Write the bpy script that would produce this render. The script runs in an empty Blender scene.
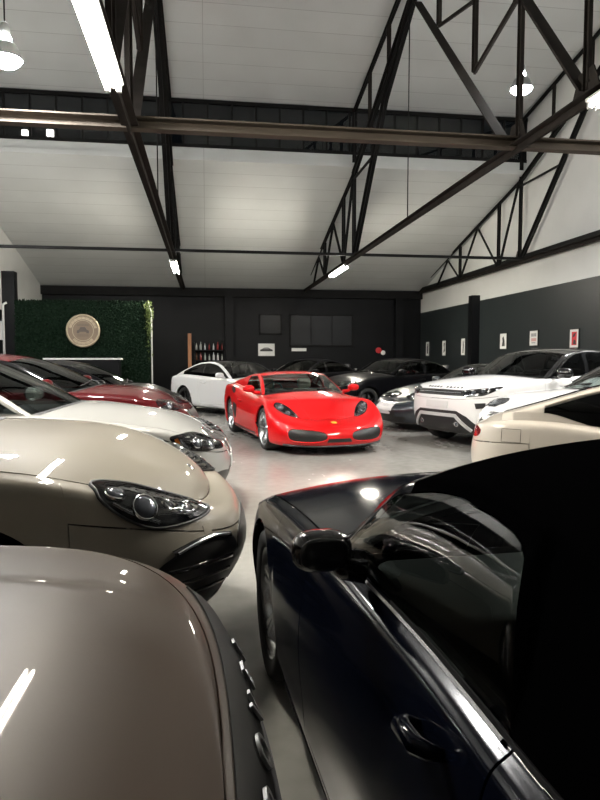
TUBE_E, BELL_E, NECK_E, EXPO = 165.0, 560.0, 680.0, 0.85
import bpy, bmesh, math, random
from mathutils import Vector, Matrix
from mathutils.bvhtree import BVHTree
from mathutils.geometry import delaunay_2d_cdt
random.seed(7)
PI = math.pi
SC = bpy.context.scene
COL = SC.collection

# ------------------------------------------------------------------ materials
def new_mat(name):
    m = bpy.data.materials.new(name); m.use_nodes = True
    return m, m.node_tree, m.node_tree.nodes['Principled BSDF']

def plain(name, col, rough=0.5, metal=0.0, coat=0.0, emit=None, estr=0.0, spec=None, sheen=0.0):
    m, nt, b = new_mat(name)
    b.inputs['Base Color'].default_value = (*col, 1)
    b.inputs['Roughness'].default_value = rough
    b.inputs['Metallic'].default_value = metal
    b.inputs['Coat Weight'].default_value = coat
    b.inputs['Coat Roughness'].default_value = 0.03
    if spec is not None: b.inputs['Specular IOR Level'].default_value = spec
    if sheen: b.inputs['Sheen Weight'].default_value = sheen
    if emit:
        b.inputs['Emission Color'].default_value = (*emit, 1)
        b.inputs['Emission Strength'].default_value = estr
    return m

def paint(name, col, metal=0.0, rough=0.35, coat=1.0, spec=.5):
    """car paint: slightly mottled flake in the base, clear coat over it"""
    m, nt, b = new_mat(name)
    N, Lk = nt.nodes, nt.links
    tc = N.new('ShaderNodeTexCoord'); nz = N.new('ShaderNodeTexNoise')
    nz.inputs['Scale'].default_value = 900; nz.inputs['Detail'].default_value = 1
    mr = N.new('ShaderNodeMapRange'); mr.inputs['To Min'].default_value = rough - .05; mr.inputs['To Max'].default_value = rough + .05
    Lk.new(tc.outputs['Object'], nz.inputs['Vector']); Lk.new(nz.outputs['Fac'], mr.inputs['Value'])
    Lk.new(mr.outputs['Result'], b.inputs['Roughness'])
    b.inputs['Base Color'].default_value = (*col, 1)
    b.inputs['Metallic'].default_value = metal
    b.inputs['Coat Weight'].default_value = coat
    b.inputs['Specular IOR Level'].default_value = spec
    b.inputs['Coat Roughness'].default_value = 0.02
    return m

def glass(name, tint, ior=1.5, rough=0.0):
    m, nt, b = new_mat(name)
    N, Lk = nt.nodes, nt.links
    N.remove(b)
    out = N['Material Output']
    tr = N.new('ShaderNodeBsdfTransparent'); tr.inputs['Color'].default_value = (*tint, 1)
    gl = N.new('ShaderNodeBsdfGlossy'); gl.inputs['Roughness'].default_value = rough
    gl.inputs['Color'].default_value = (1, 1, 1, 1)
    fr = N.new('ShaderNodeFresnel'); fr.inputs['IOR'].default_value = ior
    mx = N.new('ShaderNodeMixShader')
    Lk.new(fr.outputs['Fac'], mx.inputs['Fac']); Lk.new(tr.outputs[0], mx.inputs[1]); Lk.new(gl.outputs[0], mx.inputs[2])
    Lk.new(mx.outputs[0], out.inputs['Surface'])
    return m

M = {}
M['black_gloss'] = plain('black gloss trim', (.006, .006, .007), .12, coat=.6)
M['black_plastic'] = plain('black plastic', (.012, .012, .013), .5)
M['under'] = plain('underbody black', (.006, .006, .006), .8)
M['tyre'] = plain('tyre rubber', (.012, .012, .012), .7)
M['chrome'] = plain('chrome', (.8, .8, .82), .08, 1.0)
M['silver'] = plain('silver alloy', (.62, .63, .65), .25, 1.0)
M['dark_alloy'] = plain('dark alloy', (.05, .05, .055), .3, 1.0)
M['disc'] = plain('brake disc steel', (.35, .35, .36), .35, 1.0)
M['mesh'] = plain('intake mesh black', (.008, .008, .008), .45)
M['lamp_dark'] = plain('lamp housing black', (.012, .012, .014), .18, coat=.5)
M['lamp_white'] = plain('lamp reflector', (.75, .76, .78), .15, .9)
M['lens'] = plain('projector lens', (.10, .11, .13), .03, .3, coat=1)
M['lamp_red'] = plain('tail lamp red', (.14, .002, .004), .15, coat=.6)
M['amber'] = plain('amber lens', (.7, .22, .03), .2, coat=1)
M['mirror'] = plain('dark mirror glass', (.02, .02, .022), .04)
M['letter'] = plain('satin grey letter', (.22, .22, .22), .35, .6)
M['cover'] = glass('lamp cover glass', (.93, .94, .95))
M['glass'] = glass('car window glass', (.36, .40, .39), 1.32)
M['glass_clear'] = glass('clear car window glass', (.72, .80, .78))
M['glass_dark'] = glass('privacy glass', (.02, .02, .022), 1.35)
M['interior'] = plain('dark cabin trim', (.010, .010, .011), .65)
M['leather_black'] = plain('black leather', (.015, .015, .016), .45)
M['leather_tan'] = plain('cream leather', (.50, .44, .36), .5)
M['leather_grey'] = plain('grey leather', (.2, .2, .21), .5)
M['plate'] = plain('number plate white', (.6, .6, .6), .4)
M['fabric_top'] = plain('black soft top cloth', (.0012, .0012, .0014), 1.0, spec=.0)

# ------------------------------------------------------------------ mesh helpers
def link(o, parent=None):
    COL.objects.link(o)
    if parent is not None: o.parent = parent
    return o

def mk(name, verts, faces, mats, parent=None, fm=None, smooth=True, ln=None):
    me = bpy.data.meshes.new(name)
    me.from_pydata([tuple(v) for v in verts], [], faces)
    if not isinstance(mats, (list, tuple)): mats = [mats]
    for m in mats: me.materials.append(m)
    if fm: me.polygons.foreach_set('material_index', fm)
    me.polygons.foreach_set('use_smooth', [smooth] * len(me.polygons))
    me.update()
    if ln is not None: me.normals_split_custom_set(ln)
    return link(bpy.data.objects.new(name, me), parent)

def empty(name, label=None, cat=None, loc=(0, 0, 0), rz=0.0, group=None):
    o = bpy.data.objects.new(name, None); o.empty_display_size = .2
    o.location = loc; o.rotation_euler = (0, 0, rz)
    if label: tag(o, label, cat, group)
    return link(o)

def tag(o, label=None, cat=None, group=None, kind=None):
    if label: o['label'] = label
    if cat: o['category'] = cat
    if group: o['group'] = group
    if kind: o['kind'] = kind
    return o

class MB:
    """collects shapes into one mesh"""
    def __init__(s): s.v = []; s.f = []; s.m = []
    def add(s, vs, fs, mi=0):
        b = len(s.v); s.v += [tuple(v) for v in vs]; s.f += [tuple(b + i for i in f) for f in fs]; s.m += [mi] * len(fs); return s
    def box(s, x0, x1, y0, y1, z0, z1, mi=0, mat=None):
        vs = [Vector((x, y, z)) for z in (z0, z1) for y in (y0, y1) for x in (x0, x1)]
        if mat: vs = [mat @ v for v in vs]
        return s.add(vs, [(0, 2, 3, 1), (4, 5, 7, 6), (0, 1, 5, 4), (2, 6, 7, 3), (0, 4, 6, 2), (1, 3, 7, 5)], mi)
    def rbox(s, x0, x1, y0, y1, z0, z1, r=.02, seg=2, mi=0, mat=None):
        bm = bmesh.new(); bmesh.ops.create_cube(bm, size=1)
        for v in bm.verts:
            v.co = Vector((x0 + (v.co.x + .5) * (x1 - x0), y0 + (v.co.y + .5) * (y1 - y0), z0 + (v.co.z + .5) * (z1 - z0)))
        bmesh.ops.bevel(bm, geom=bm.edges[:], offset=r, segments=seg, affect='EDGES', profile=.5)
        return s.bm(bm, mi, mat)
    def bm(s, bm, mi=0, mat=None):
        bm.verts.index_update()
        vs = [(mat @ v.co if mat else v.co.copy()) for v in bm.verts]
        fs = [tuple(v.index for v in f.verts) for f in bm.faces]
        bm.free(); return s.add(vs, fs, mi)
    def beam(s, p, q, prof, up=Vector((0, 0, 1)), mi=0):
        """extrude a closed 2d profile [(side, up)] from p to q"""
        p, q = Vector(p), Vector(q); d = (q - p).normalized()
        sd = d.cross(up)
        if sd.length < 1e-4: sd = Vector((1, 0, 0))
        sd.normalize(); u = sd.cross(d)
        n = len(prof)
        vs = [c + sd * a + u * b for c in (p, q) for a, b in prof]
        fs = [(i, (i + 1) % n, n + (i + 1) % n, n + i) for i in range(n)] + [tuple(range(n))[::-1], tuple(range(n, 2 * n))]
        return s.add(vs, fs, mi)
    def bar(s, p, q, w, h, mi=0, up=Vector((0, 0, 1))):
        return s.beam(p, q, [(-w / 2, -h / 2), (w / 2, -h / 2), (w / 2, h / 2), (-w / 2, h / 2)], up, mi)
    def tube(s, pts, r, n=10, mi=0, closed=False, cap=True):
        pts = [Vector(p) for p in pts]; k = len(pts); rings = []
        pu = None
        for i, p in enumerate(pts):
            a = pts[i - 1] if (i > 0 or closed) else p
            b = pts[(i + 1) % k] if (i < k - 1 or closed) else p
            d = (b - a).normalized()
            if pu is None:
                pu = d.orthogonal().normalized()
            pu = (pu - d * pu.dot(d)).normalized(); w = d.cross(pu)
            rr = r[i] if isinstance(r, (list, tuple)) else r
            rings.append([p + (pu * math.cos(2 * PI * j / n) + w * math.sin(2 * PI * j / n)) * rr for j in range(n)])
        vs = [v for g in rings for v in g]; fs = []
        for i in range(k if closed else k - 1):
            i2 = (i + 1) % k
            for j in range(n): fs.append((i * n + j, i * n + (j + 1) % n, i2 * n + (j + 1) % n, i2 * n + j))
        if cap and not closed: fs += [tuple(range(n))[::-1], tuple(range((k - 1) * n, k * n))]
        return s.add(vs, fs, mi)
    def lathe(s, prof, n=32, mat=None, mi=0, axis='z', ang=2 * PI):
        """prof [(r, h)] around an axis"""
        full = abs(ang - 2 * PI) < 1e-6
        k = n if full else n + 1; vs = []
        for j in range(k):
            a = ang * j / n; c, sn = math.cos(a), math.sin(a)
            for r, h in prof:
                v = Vector((r * c, r * sn, h)) if axis == 'z' else Vector((r * c, h, r * sn))
                vs.append(mat @ v if mat else v)
        P = len(prof); fs = []
        for j in range(n):
            j2 = (j + 1) % k
            for i in range(P - 1):
                fs.append((j * P + i, j2 * P + i, j2 * P + i + 1, j * P + i + 1))
        return s.add(vs, fs, mi)
    def ell(s, c, r, n=16, mi=0, mat=None, e=1.0):
        """(super)ellipsoid"""
        c = Vector(c); vs = []; fs = []; m = n // 2
        sg = lambda v: math.copysign(abs(v) ** e, v)
        for i in range(m + 1):
            a = -PI / 2 + PI * i / m
            for j in range(n):
                b = 2 * PI * j / n
                v = Vector((r[0] * sg(math.cos(a)) * sg(math.cos(b)), r[1] * sg(math.cos(a)) * sg(math.sin(b)), r[2] * sg(math.sin(a))))
                if mat: v = mat @ v
                vs.append(c + v)
        for i in range(m):
            for j in range(n): fs.append((i * n + j, i * n + (j + 1) % n, (i + 1) * n + (j + 1) % n, (i + 1) * n + j))
        return s.add(vs, fs, mi)
    def build(s, name, mats, parent=None, smooth=True, angle=None):
        o = mk(name, s.v, s.f, mats, parent, s.m, smooth)
        if smooth and angle is not None:
            o.data.set_sharp_from_angle(angle=math.radians(angle))
        return o

def pchip(keys):
    ks = sorted(keys); X = [k[0] for k in ks]; Y = [k[1] for k in ks]; n = len(X)
    if n == 1: return lambda x: Y[0]
    h = [X[i + 1] - X[i] for i in range(n - 1)]; d = [(Y[i + 1] - Y[i]) / h[i] for i in range(n - 1)]
    m = [0.] * n; m[0] = d[0]; m[-1] = d[-1]
    for i in range(1, n - 1):
        if d[i - 1] * d[i] > 0:
            w1 = 2 * h[i] + h[i - 1]; w2 = h[i] + 2 * h[i - 1]
            m[i] = (w1 + w2) / (w1 / d[i - 1] + w2 / d[i])
    def f(x):
        if x <= X[0]: return Y[0]
        if x >= X[-1]: return Y[-1]
        lo, hi = 0, n - 1
        while hi - lo > 1:
            c = (lo + hi) // 2
            if X[c] <= x: lo = c
            else: hi = c
        t = (x - X[lo]) / h[lo]
        return ((1 + 2 * t) * (1 - t) ** 2 * Y[lo] + t * (1 - t) ** 2 * h[lo] * m[lo] + t * t * (3 - 2 * t) * Y[hi] + t * t * (t - 1) * h[lo] * m[hi])
    return f

def lin(keys):
    ks = sorted(keys)
    def f(x):
        if x <= ks[0][0]: return ks[0][1]
        for (a, p), (b, q) in zip(ks, ks[1:]):
            if x <= b: return p + (q - p) * (x - a) / (b - a)
        return ks[-1][1]
    return f

def smooth01(t):
    t = max(0., min(1., t)); return t * t * (3 - 2 * t)

def mirror_obj(o, parent=None):
    me = o.data
    vs = [(v.co.x, -v.co.y, v.co.z) for v in me.vertices]
    fs = [tuple(reversed(p.vertices)) for p in me.polygons]
    fm = [p.material_index for p in me.polygons]
    return mk(o.name.split('.')[0], vs, fs, list(me.materials), parent, fm, True)
# ------------------------------------------------------------------ car builder
def cr(p0, p1, p2, p3, t):
    return 0.5 * ((2 * p1) + (p2 - p0) * t + (2 * p0 - 5 * p1 + 4 * p2 - p3) * t * t + (3 * p1 - p0 - 3 * p2 + p3) * t ** 3)

RINGS = [  # (height fraction of shoulder, side inset, nose inset, tail inset)
    (0.00, .14, .26, .22), (0.08, .05, .11, .11), (0.32, .012, .03, .03), (0.58, .0, .0, .0),
    (0.82, .012, .035, .02), (0.95, .035, .11, .05), (1.0, .10, .24, .12)]

class Car:
    def __init__(s, S):
        s.S = S; s.L, s.W, s.H = S['L'], S['W'], S['H']
        s.h = s.L / 2; s.xf = s.h - S['fo']; s.xr = s.xf - S['wb']
        s.R = S.get('tr', .34); s.AR = S.get('ar', s.R + .045)
        s.res = S.get('res', 1.0); s.P = S['paint']
        s.clear = S.get('clear', .17)
        s.zs = pchip(S['zs']); s.dz = pchip(S['dz']); s.wx = pchip(S.get('wx', [(-s.h, 1), (s.h, 1)]))
        s.rings = S.get('rings', RINGS)
        s.hip = pchip(S.get('hip', [(0, 0)]))          # extra inset of the upper rings
        az = S['az'] * PI / 180
        s.root = empty(S['name'], S['label'], S.get('cat', 'car'), (S['pos'][0], S['pos'][1], 0), PI / 2 - az, S.get('group'))
        s.body(); s.greenhouse(); s.under(); s.wheels(); s.cabin()

    # plan shape
    def yfrac(s, x):
        S = s.S; A, n = S.get('af', .65), S.get('nf', 2.6)
        if x > s.h - A:
            t = min(1, (x - (s.h - A)) / A); return max(0, 1 - t ** n) ** (1 / n)
        B, m = S.get('arr', .5), S.get('nr', 2.8)
        if x < -s.h + B:
            t = min(1, ((-s.h + B) - x) / B); return max(0, 1 - t ** m) ** (1 / m)
        return 1.0
    def ring_pt(s, k, x):
        fr, ins, df, dr = s.rings[k]
        A, B = s.S.get('af', .65), s.S.get('arr', .5)
        gf = smooth01((x - (s.h - A * 1.35)) / (A * 1.35)); gr = smooth01(((-s.h + B * 1.35) - x) / (B * 1.35))
        zs = s.zs(x); yf = s.yfrac(x)
        w = s.W / 2 * s.wx(x) - ins
        if k >= 4: w -= s.hip(x) * (.35 if k == 4 else 1)
        cl = s.clear + s.S.get('clf', .0) * gf + s.S.get('clr', .0) * gr
        return Vector((x - df * gf + dr * gr, yf * w, cl + fr * (zs - cl)))
    def col(s, x):
        K = len(s.rings); P = [s.ring_pt(k, x) for k in range(K)]
        P = [P[0] * 2 - P[1]] + P + [P[-1] * 2 - P[-2]]
        def ev(u):
            i = min(int(u), K - 2); return cr(P[i], P[i + 1], P[i + 2], P[i + 3], u - i)
        return ev, K - 1
    def capbow(s, x):
        g = s.S['gh']; xa, b = g['xa'], g.get('bow', .16)
        if x < xa: return b * smooth01((x - xa + .35) / .35)
        return b * (1 - smooth01((x - xa) / max(.3, s.h - .45 - xa)))
    def stations(s):
        S = s.S; res = s.res; xs = set()
        A, n = S.get('af', .65), S.get('nf', 2.6); B, m = S.get('arr', .5), S.get('nr', 2.8)
        q = int(18 * res)
        for i in range(q + 1):
            ph = PI / 2 * smooth01(i / q)
            xs.add(round(s.h - A + A * math.cos(ph) ** (2 / n), 4)); xs.add(round(-s.h + B - B * math.cos(ph) ** (2 / m), 4))
        x = -s.h + B
        while x < s.h - A: xs.add(round(x, 4)); x += .075 / res
        sp = []
        for xw in (s.xf, s.xr):
            xs = {x for x in xs if abs(x - xw) > s.AR + .02}
            q2 = int(18 * res)
            for i in range(q2 + 1): sp.append(round(xw + (s.AR - .004) * math.cos(PI * i / q2), 4))
            sp += [round(xw + s.AR, 4), round(xw - s.AR, 4)]
        for d in S.get('doors', []): sp += [round(d[0], 4), round(d[1], 4)]
        g = S['gh']; s.cowl = g['xa'] + .05
        sp += [round(v, 4) for v in S.get('xs', [])] + [round(s.cowl, 4), round(g['xa'] - .07, 4), round(S['deck'], 4)]
        spx = set(sp)
        xs = {x for x in xs if all(abs(x - p) > .02 for p in spx)} | spx
        return sorted((x for x in xs if -s.h - 1e-6 <= x <= s.h + 1e-6), reverse=True)
    def body(s):
        S = s.S; res = s.res; MR = int(5 * res); CT = int(12 * res)
        sculpt = S.get('sculpt'); K = len(s.rings) - 1; NR = K * MR; NROW = NR + CT
        V = []; idx = {}
        def vid(p):
            k = (round(p[0], 5), round(p[1], 5), round(p[2], 5))
            if k not in idx: idx[k] = len(V); V.append(Vector(p))
            return idx[k]
        xs = s.stations(); grid = {}; meta = {}
        s.edge = []
        for i, x in enumerate(xs):
            ev, KK = s.col(x); s0 = 0.0
            for xw in (s.xf, s.xr):
                d = abs(x - xw)
                if d <= s.AR - .003:
                    za = s.R + math.sqrt(max(0, s.AR ** 2 - d * d))
                    lo, hi = 0., KK * .999
                    for _ in range(30):
                        c = (lo + hi) / 2
                        if ev(c).z < za: lo = c
                        else: hi = c
                    s0 = lo
            pts = [ev(min(s0 + (KK - s0) * j / NR, KK)) for j in range(NR + 1)]
            e = pts[-1]; s.edge.append((e.x, e.y, e.z)); dz = s.dz(e.x)
            pw = S.get('cpow', 2.2)
            for j in range(1, CT + 1):
                t = j / CT; pts.append(Vector((e.x + s.capbow(e.x) * (1 - (1 - t) ** 2), e.y * (1 - t), e.z + dz * (1 - (1 - t) ** pw))))
            for j, p in enumerate(pts):
                if p.y < 1e-5: p.y = 0.0
                if sculpt: p = sculpt(s, p, j > NR, j / NR)
                grid[i, j, 1] = vid(p); grid[i, j, -1] = vid(Vector((p.x, -p.y, p.z)))
        F = []; lab = []
        pf = S.get('part', s.part)
        opn = S.get('open', True)
        for i in range(len(xs) - 1):
            for j in range(NROW):
                for sd in (1, -1):
                    q = [grid[i, j, sd], grid[i, j + 1, sd], grid[i + 1, j + 1, sd], grid[i + 1, j, sd]]
                    u = []
                    for a in q:
                        if a not in u: u.append(a)
                    if len(u) < 3: continue
                    if sd > 0: u.reverse()
                    c = sum((V[a] for a in u), Vector()) / len(u)
                    F.append(tuple(u)); lab.append(pf(s, c, j >= NR, j / NR, (xs[i] + xs[i + 1]) / 2))
        N = [Vector() for _ in V]
        for f in F:
            n = Vector()
            for a in range(1, len(f) - 1): n += (V[f[a]] - V[f[0]]).cross(V[f[a + 1]] - V[f[0]])
            for a in f: N[a] += n
        N = [n.normalized() if n.length > 0 else Vector((0, 0, 1)) for n in N]
        s.bvh = BVHTree.FromPolygons(V, F)
        mm = dict(S.get('mats', {})); mm.setdefault('scuttle', M['black_plastic'])
        s.split(V, F, lab, N, mm)
        s.parts_done = True
    def split(s, V, F, lab, N, mats, gap=.0035, depth=.022):
        """one mesh per part; part edges are drawn back from each other and turned in, so a real shut line shows"""
        byv = {}
        for fi, f in enumerate(F):
            for a in f: byv.setdefault(a, set()).add(lab[fi])
        names = sorted({l for l in lab if l})
        for nm in names:
            fs = [f for f, l in zip(F, lab) if l == nm]
            acc = {}
            for f in fs:
                c = sum((V[a] for a in f), Vector()) / len(f)
                for a in f: acc.setdefault(a, []).append(c)
            mp = {}; vs = []; vn = []
            for a in acc:
                p = V[a].copy()
                if len(byv[a]) > 1 and gap:
                    d = sum(acc[a], Vector()) / len(acc[a]) - p; d -= N[a] * d.dot(N[a])
                    if d.length > 1e-6: p += d.normalized() * gap
                mp[a] = len(vs); vs.append(p); vn.append(N[a])
            faces = [tuple(mp[a] for a in f) for f in fs]
            ec = {}
            for f in faces:
                for a, b in zip(f, f[1:] + f[:1]): ec[(a, b)] = 1
            ln = [tuple(vn[a]) for f in faces for a in f]
            low = {}
            for (a, b) in list(ec):
                if (b, a) in ec: continue
                for c in (a, b):
                    if c not in low: low[c] = len(vs); vs.append(vs[c] - vn[c] * depth); vn.append(vn[c])
                fc = (b, a, low[a], low[b])
                n = (vs[a] - vs[b]).cross(vs[low[a]] - vs[b])
                n = n.normalized() if n.length > 1e-12 else Vector((0, 0, 1))
                faces.append(fc); ln += [tuple(n)] * 4
            base = nm.split('#')[0]
            mk(base, vs, faces, mats.get(base, s.P), s.root, None, True, ln)
    def part(s, _, c, cap, rowf, x):
        S = s.S
        if cap:
            g = S['gh']
            if x > s.cowl: return 'bonnet'
            if x > g['xa'] - .07 and abs(c.y) < s.edge_at(x)[0] - .05: return 'scuttle'
            if x < S['deck']: return 'boot_lid'
            if abs(c.y) < s.edge_at(x)[0] - .035: return None
            return 'body_shell'
        for k, d in enumerate(S.get('doors', [])):
            if d[1] < x < d[0] and c.z > s.clear + .12: return 'door#%d%s' % (k, 'L' if c.y > 0 else 'R')
        if x > s.xf + s.AR and rowf < S.get('bump', .62): return 'front_bumper'
        if x < s.xr - s.AR and rowf < S.get('rbump', .6): return 'rear_bumper'
        return 'body_shell'
    def edge_at(s, x):
        e = s.edge
        for a, b in zip(e, e[1:]):
            if b[0] <= x <= a[0]:
                t = (a[0] - x) / max(a[0] - b[0], 1e-9); return a[1] + (b[1] - a[1]) * t, a[2] + (b[2] - a[2]) * t
        return (e[0][1], e[0][2]) if x > e[0][0] else (e[-1][1], e[-1][2])

    # ---------------------------------------------------------------- cabin top
    def greenhouse(s):
        g = s.S['gh']; res = s.res
        xa, xb, xc, xd = g['xa'], g['xb'], g['xc'], g['xd']
        zc = pchip(g['prof']); crown = lin(g.get('crown', [(xd, .06), (xc, .055), (xb, .055), (xa, .07)]))
        bow, rbow = g.get('bow', .16), g.get('rbow', .10)
        lo_f = g.get('lo', lambda x: .02); hi_f = g.get('hi', lambda x: .035)
        w0, w1 = g['dlo']                                # rear and front end of the side glass
        pill = g.get('pillars', [])
        xs = set(); x = xd
        while x < xa: xs.add(round(x, 4)); x += .05 / res
        sp = {xa, xb, xc, xd, w0, w1, xb - .035, xc + .03, xa - .02}
        for p in pill: sp |= set(p)
        sp = {round(v, 4) for v in sp}
        xs = sorted({x for x in xs if all(abs(x - p) > .012 for p in sp)} | sp, reverse=True)
        NS = int(6 * res); NT = int(12 * res); tp = g.get('tp', .055)
        V = []; idx = {}; F = []; lab = []
        def vid(p):
            k = (round(p[0], 5), round(p[1], 5), round(p[2], 5))
            if k not in idx: idx[k] = len(V); V.append(Vector(p))
            return idx[k]
        rows = {}
        s.gh_rail = {}
        for i, x in enumerate(xs):
            yb, zb = s.edge_at(x); yb -= g.get('ins', .015); zb0 = zb - .02
            zr = max(zc(x) - crown(x), zb0); tum = g['tum'] if not callable(g['tum']) else g['tum'](x)
            yr = max(.05, yb - tum * (zr - zb) - g.get('rin', 0) * smooth01((zr - zb) / .3))
            lo = min(zb + lo_f(x), zr); hi = max(min(zr - hi_f(x), zr), lo)
            zz = [zb0] + [lo + (hi - lo) * k / NS for k in range(NS + 1)] + [zr]
            pts = []
            for z in zz:
                t = 0 if zr - zb0 < 1e-4 else (z - zb0) / (zr - zb0)
                pts.append(Vector((x, yb + (yr - yb) * t + .03 * math.sin(PI * min(t, 1) * .9) * smooth01((zr - zb0) / .3), z)))
            f = max(0, min(1, (x - xc) / max(xb - xc, .01)))
            if x >= xb: sh = bow * (.45 + .55 * (x - xb) / (xa - xb))
            elif x <= xc: sh = -rbow * (.45 + .55 * (xc - x) / (xc - xd))
            else: sh = bow * .45 * smooth01(1 - (xb - x) / min(.5, (xb - xc) / 2 + .01)) - rbow * .45 * smooth01(1 - (x - xc) / min(.5, (xb - xc) / 2 + .01))
            e = pts[-1]; c = zc(x)
            ts = [tp * .5, tp] + [tp + (1 - tp) * k / NT for k in range(1, NT + 1)]
            for t in ts:
                q = 1 - (1 - t) ** 2.4
                pts.append(Vector((x + sh * (1 - (1 - t) ** 2), e.y * (1 - t), e.z + (c - e.z) * q)))
            pts[-1].y = 0
            s.gh_rail[x] = (e.y, e.z)
            for j, p in enumerate(pts):
                rows[i, j, 1] = vid(p); rows[i, j, -1] = vid(Vector((p.x, -p.y, p.z)))
        n = len(pts); RS = NS + 3                        # index of first top row after rail
        gp = g.get('part')
        for i in range(len(xs) - 1):
            xm = (xs[i] + xs[i + 1]) / 2
            for j in range(n - 1):
                side = j < NS + 2
                if side:
                    glassy = 1 <= j <= NS and w0 < xm < w1
                    l = 'window' if glassy else 'roof_frame'
                    seg = 0
                    for k, p in enumerate(sorted(pill, reverse=True)):
                        if min(p) < xm < max(p) and glassy: l = 'pillar_trim#%d' % k
                        if xm < min(p): seg = k + 1
                    if l == 'window': l = 'side_window#%d' % seg
                else:
                    t_in = j >= NS + 4
                    if xm > xb: l = 'windscreen' if t_in and xm < xa else 'roof_frame'
                    elif xm < xc: l = 'rear_window' if t_in else 'roof_frame'
                    else: l = 'roof' if t_in else 'roof_frame'
                    if l == 'windscreen' and xm < xb: l = 'roof'
                if gp: l = gp(xm, side, j, l, NS)
                for sd in (1, -1):
                    q = [rows[i, j, sd], rows[i, j + 1, sd], rows[i + 1, j + 1, sd], rows[i + 1, j, sd]]
                    u = []
                    for a in q:
                        if a not in u: u.append(a)
                    if len(u) < 3: continue
                    if sd > 0: u.reverse()
                    ll = l
                    if l and l.split('#')[0] in ('side_window', 'pillar_trim', 'roof_frame', 'waist_seal'):
                        ll = l + ('' if '#' in l else '#') + ('L' if sd > 0 else 'R')
                    F.append(tuple(u)); lab.append(ll)
        N = [Vector() for _ in V]
        for f in F:
            nn = Vector()
            for a in range(1, len(f) - 1): nn += (V[f[a]] - V[f[0]]).cross(V[f[a + 1]] - V[f[0]])
            for a in f: N[a] += nn
        N = [q.normalized() if q.length > 0 else Vector((0, 0, 1)) for q in N]
        mt = dict(s.S.get('mats', {}))
        gm = g.get('glass', M['glass'])
        mt.setdefault('windscreen', g.get('wglass', gm)); mt.setdefault('rear_window', gm); mt.setdefault('side_window', gm)
        mt.setdefault('pillar_trim', M['black_gloss'])
        s.gbvh = BVHTree.FromPolygons(V, F)
        s.split(V, F, lab, N, mt, gap=.002, depth=.012)

    # ---------------------------------------------------------------- lower works
    def under(s):
        W, c = s.W, s.clear
        m = MB()
        x0, x1 = s.xr + s.AR + .02, s.xf - s.AR - .02
        m.box(x0, x1, -W / 2 + .10, W / 2 - .10, c + .01, c + .1)
        m.box(-s.h + .3, s.h - .35, -W / 2 + .45, W / 2 - .45, c + .02, c + .12)
        m.box(s.xf + s.AR + .02, s.h - .42, -W / 2 + .3, W / 2 - .3, c + .03, c + .12)
        m.box(-s.h + .36, s.xr - s.AR - .02, -W / 2 + .3, W / 2 - .3, c + .03, c + .12)
        m.build('underbody', M['under'], s.root, False)
        for xw in (s.xf, s.xr):
            for sd in (1, -1):
                b = MB(); yo, yi = W / 2 - .06, W / 2 - .42; r = s.AR + .012; k = 16; vs = []
                for i in range(k + 1):
                    a = PI * i / k
                    for y in (yo, yi): vs.append((xw + r * math.cos(a), sd * y, s.R + r * math.sin(a)))
                fs = [(2 * i, 2 * i + 1, 2 * i + 3, 2 * i + 2) for i in range(k)]
                fs.append(tuple(2 * i + 1 for i in range(k + 1)))
                b.add(vs, fs).build('wheel_arch_liner', M['under'], s.root)
    def wheels(s):
        S = s.S; R = s.R; rr = S.get('rim_r', R * .72); w = S.get('tw', .25); sty = S.get('spokes', 5)
        rm = S.get('rim_mat', M['silver'])
        for xw in (s.xf, s.xr):
            for sd in (1, -1):
                yo = s.W / 2 * s.wx(xw) - S.get('tin', .03)
                T = Matrix.Translation((xw, sd * (yo - w / 2), R))
                if sd < 0: T = T @ Matrix.Rotation(PI, 4, 'Z')
                hw = w / 2
                prof = [(rr * .97, -hw * .9), (R * .93, -hw), (R * .985, -hw * .8), (R, -hw * .5), (R, hw * .5), (R * .985, hw * .8), (R * .93, hw), (rr + .012, hw * .93), (rr, hw * .86)]
                t = MB().lathe(prof, 40, T, axis='y').build('wheel', M['tyre'], s.root)
                m = MB()
                m.lathe([(rr * .98, -hw * .9), (rr * .86, -hw * .3), (rr * .9, hw * .5), (rr * .95, hw * .8), (rr, hw * .9), (rr * 1.01, hw * .86)], 40, T, axis='y')
                m.lathe([(0, hw * .62), (.03, hw * .62), (.05, hw * .5), (.07, hw * .35), (.07, -hw * .2)], 20, T, axis='y')
                tw = S.get('twin', False)
                for k in range(sty):
                    for off in ((-.11, .11) if tw else (0,)):
                        a = 2 * PI * k / sty + off + .3
                        a0 = 2 * PI * k / sty + off * .5 + .3
                        c0 = Vector((math.cos(a0) * .05, 0, math.sin(a0) * .05)); c1 = Vector((math.cos(a) * rr * .95, 0, math.sin(a) * rr * .95))
                        sdv = Vector((-math.sin(a), 0, math.cos(a)))
                        w0, w1 = (.022, .018) if tw else (S.get('spw', .032), S.get('spw', .032) * .75)
                        vs = []
                        for c, ww, y0, y1 in ((c0, w0, hw * .25, hw * .52), (c0.lerp(c1, .55), w0 * .8, hw * .4, hw * .68), (c1, w1, hw * .55, hw * .8)):
                            vs += [T @ (c + sdv * ww + Vector((0, y0, 0))), T @ (c - sdv * ww + Vector((0, y0, 0))), T @ (c - sdv * ww * .7 + Vector((0, y1, 0))), T @ (c + sdv * ww * .7 + Vector((0, y1, 0)))]
                        fs = []
                        for g0 in (0, 4):
                            for e in range(4): fs.append((g0 + e, g0 + (e + 1) % 4, g0 + 4 + (e + 1) % 4, g0 + 4 + e))
                        m.add(vs, fs)
                m.build('rim', rm, t, True, 35)
                b = MB().lathe([(.06, hw * .1), (rr * .72, hw * .1), (rr * .72, hw * -.05), (.06, -hw * .05)], 28, T, axis='y').build('brake_disc', M['disc'], t, True, 35)
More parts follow.
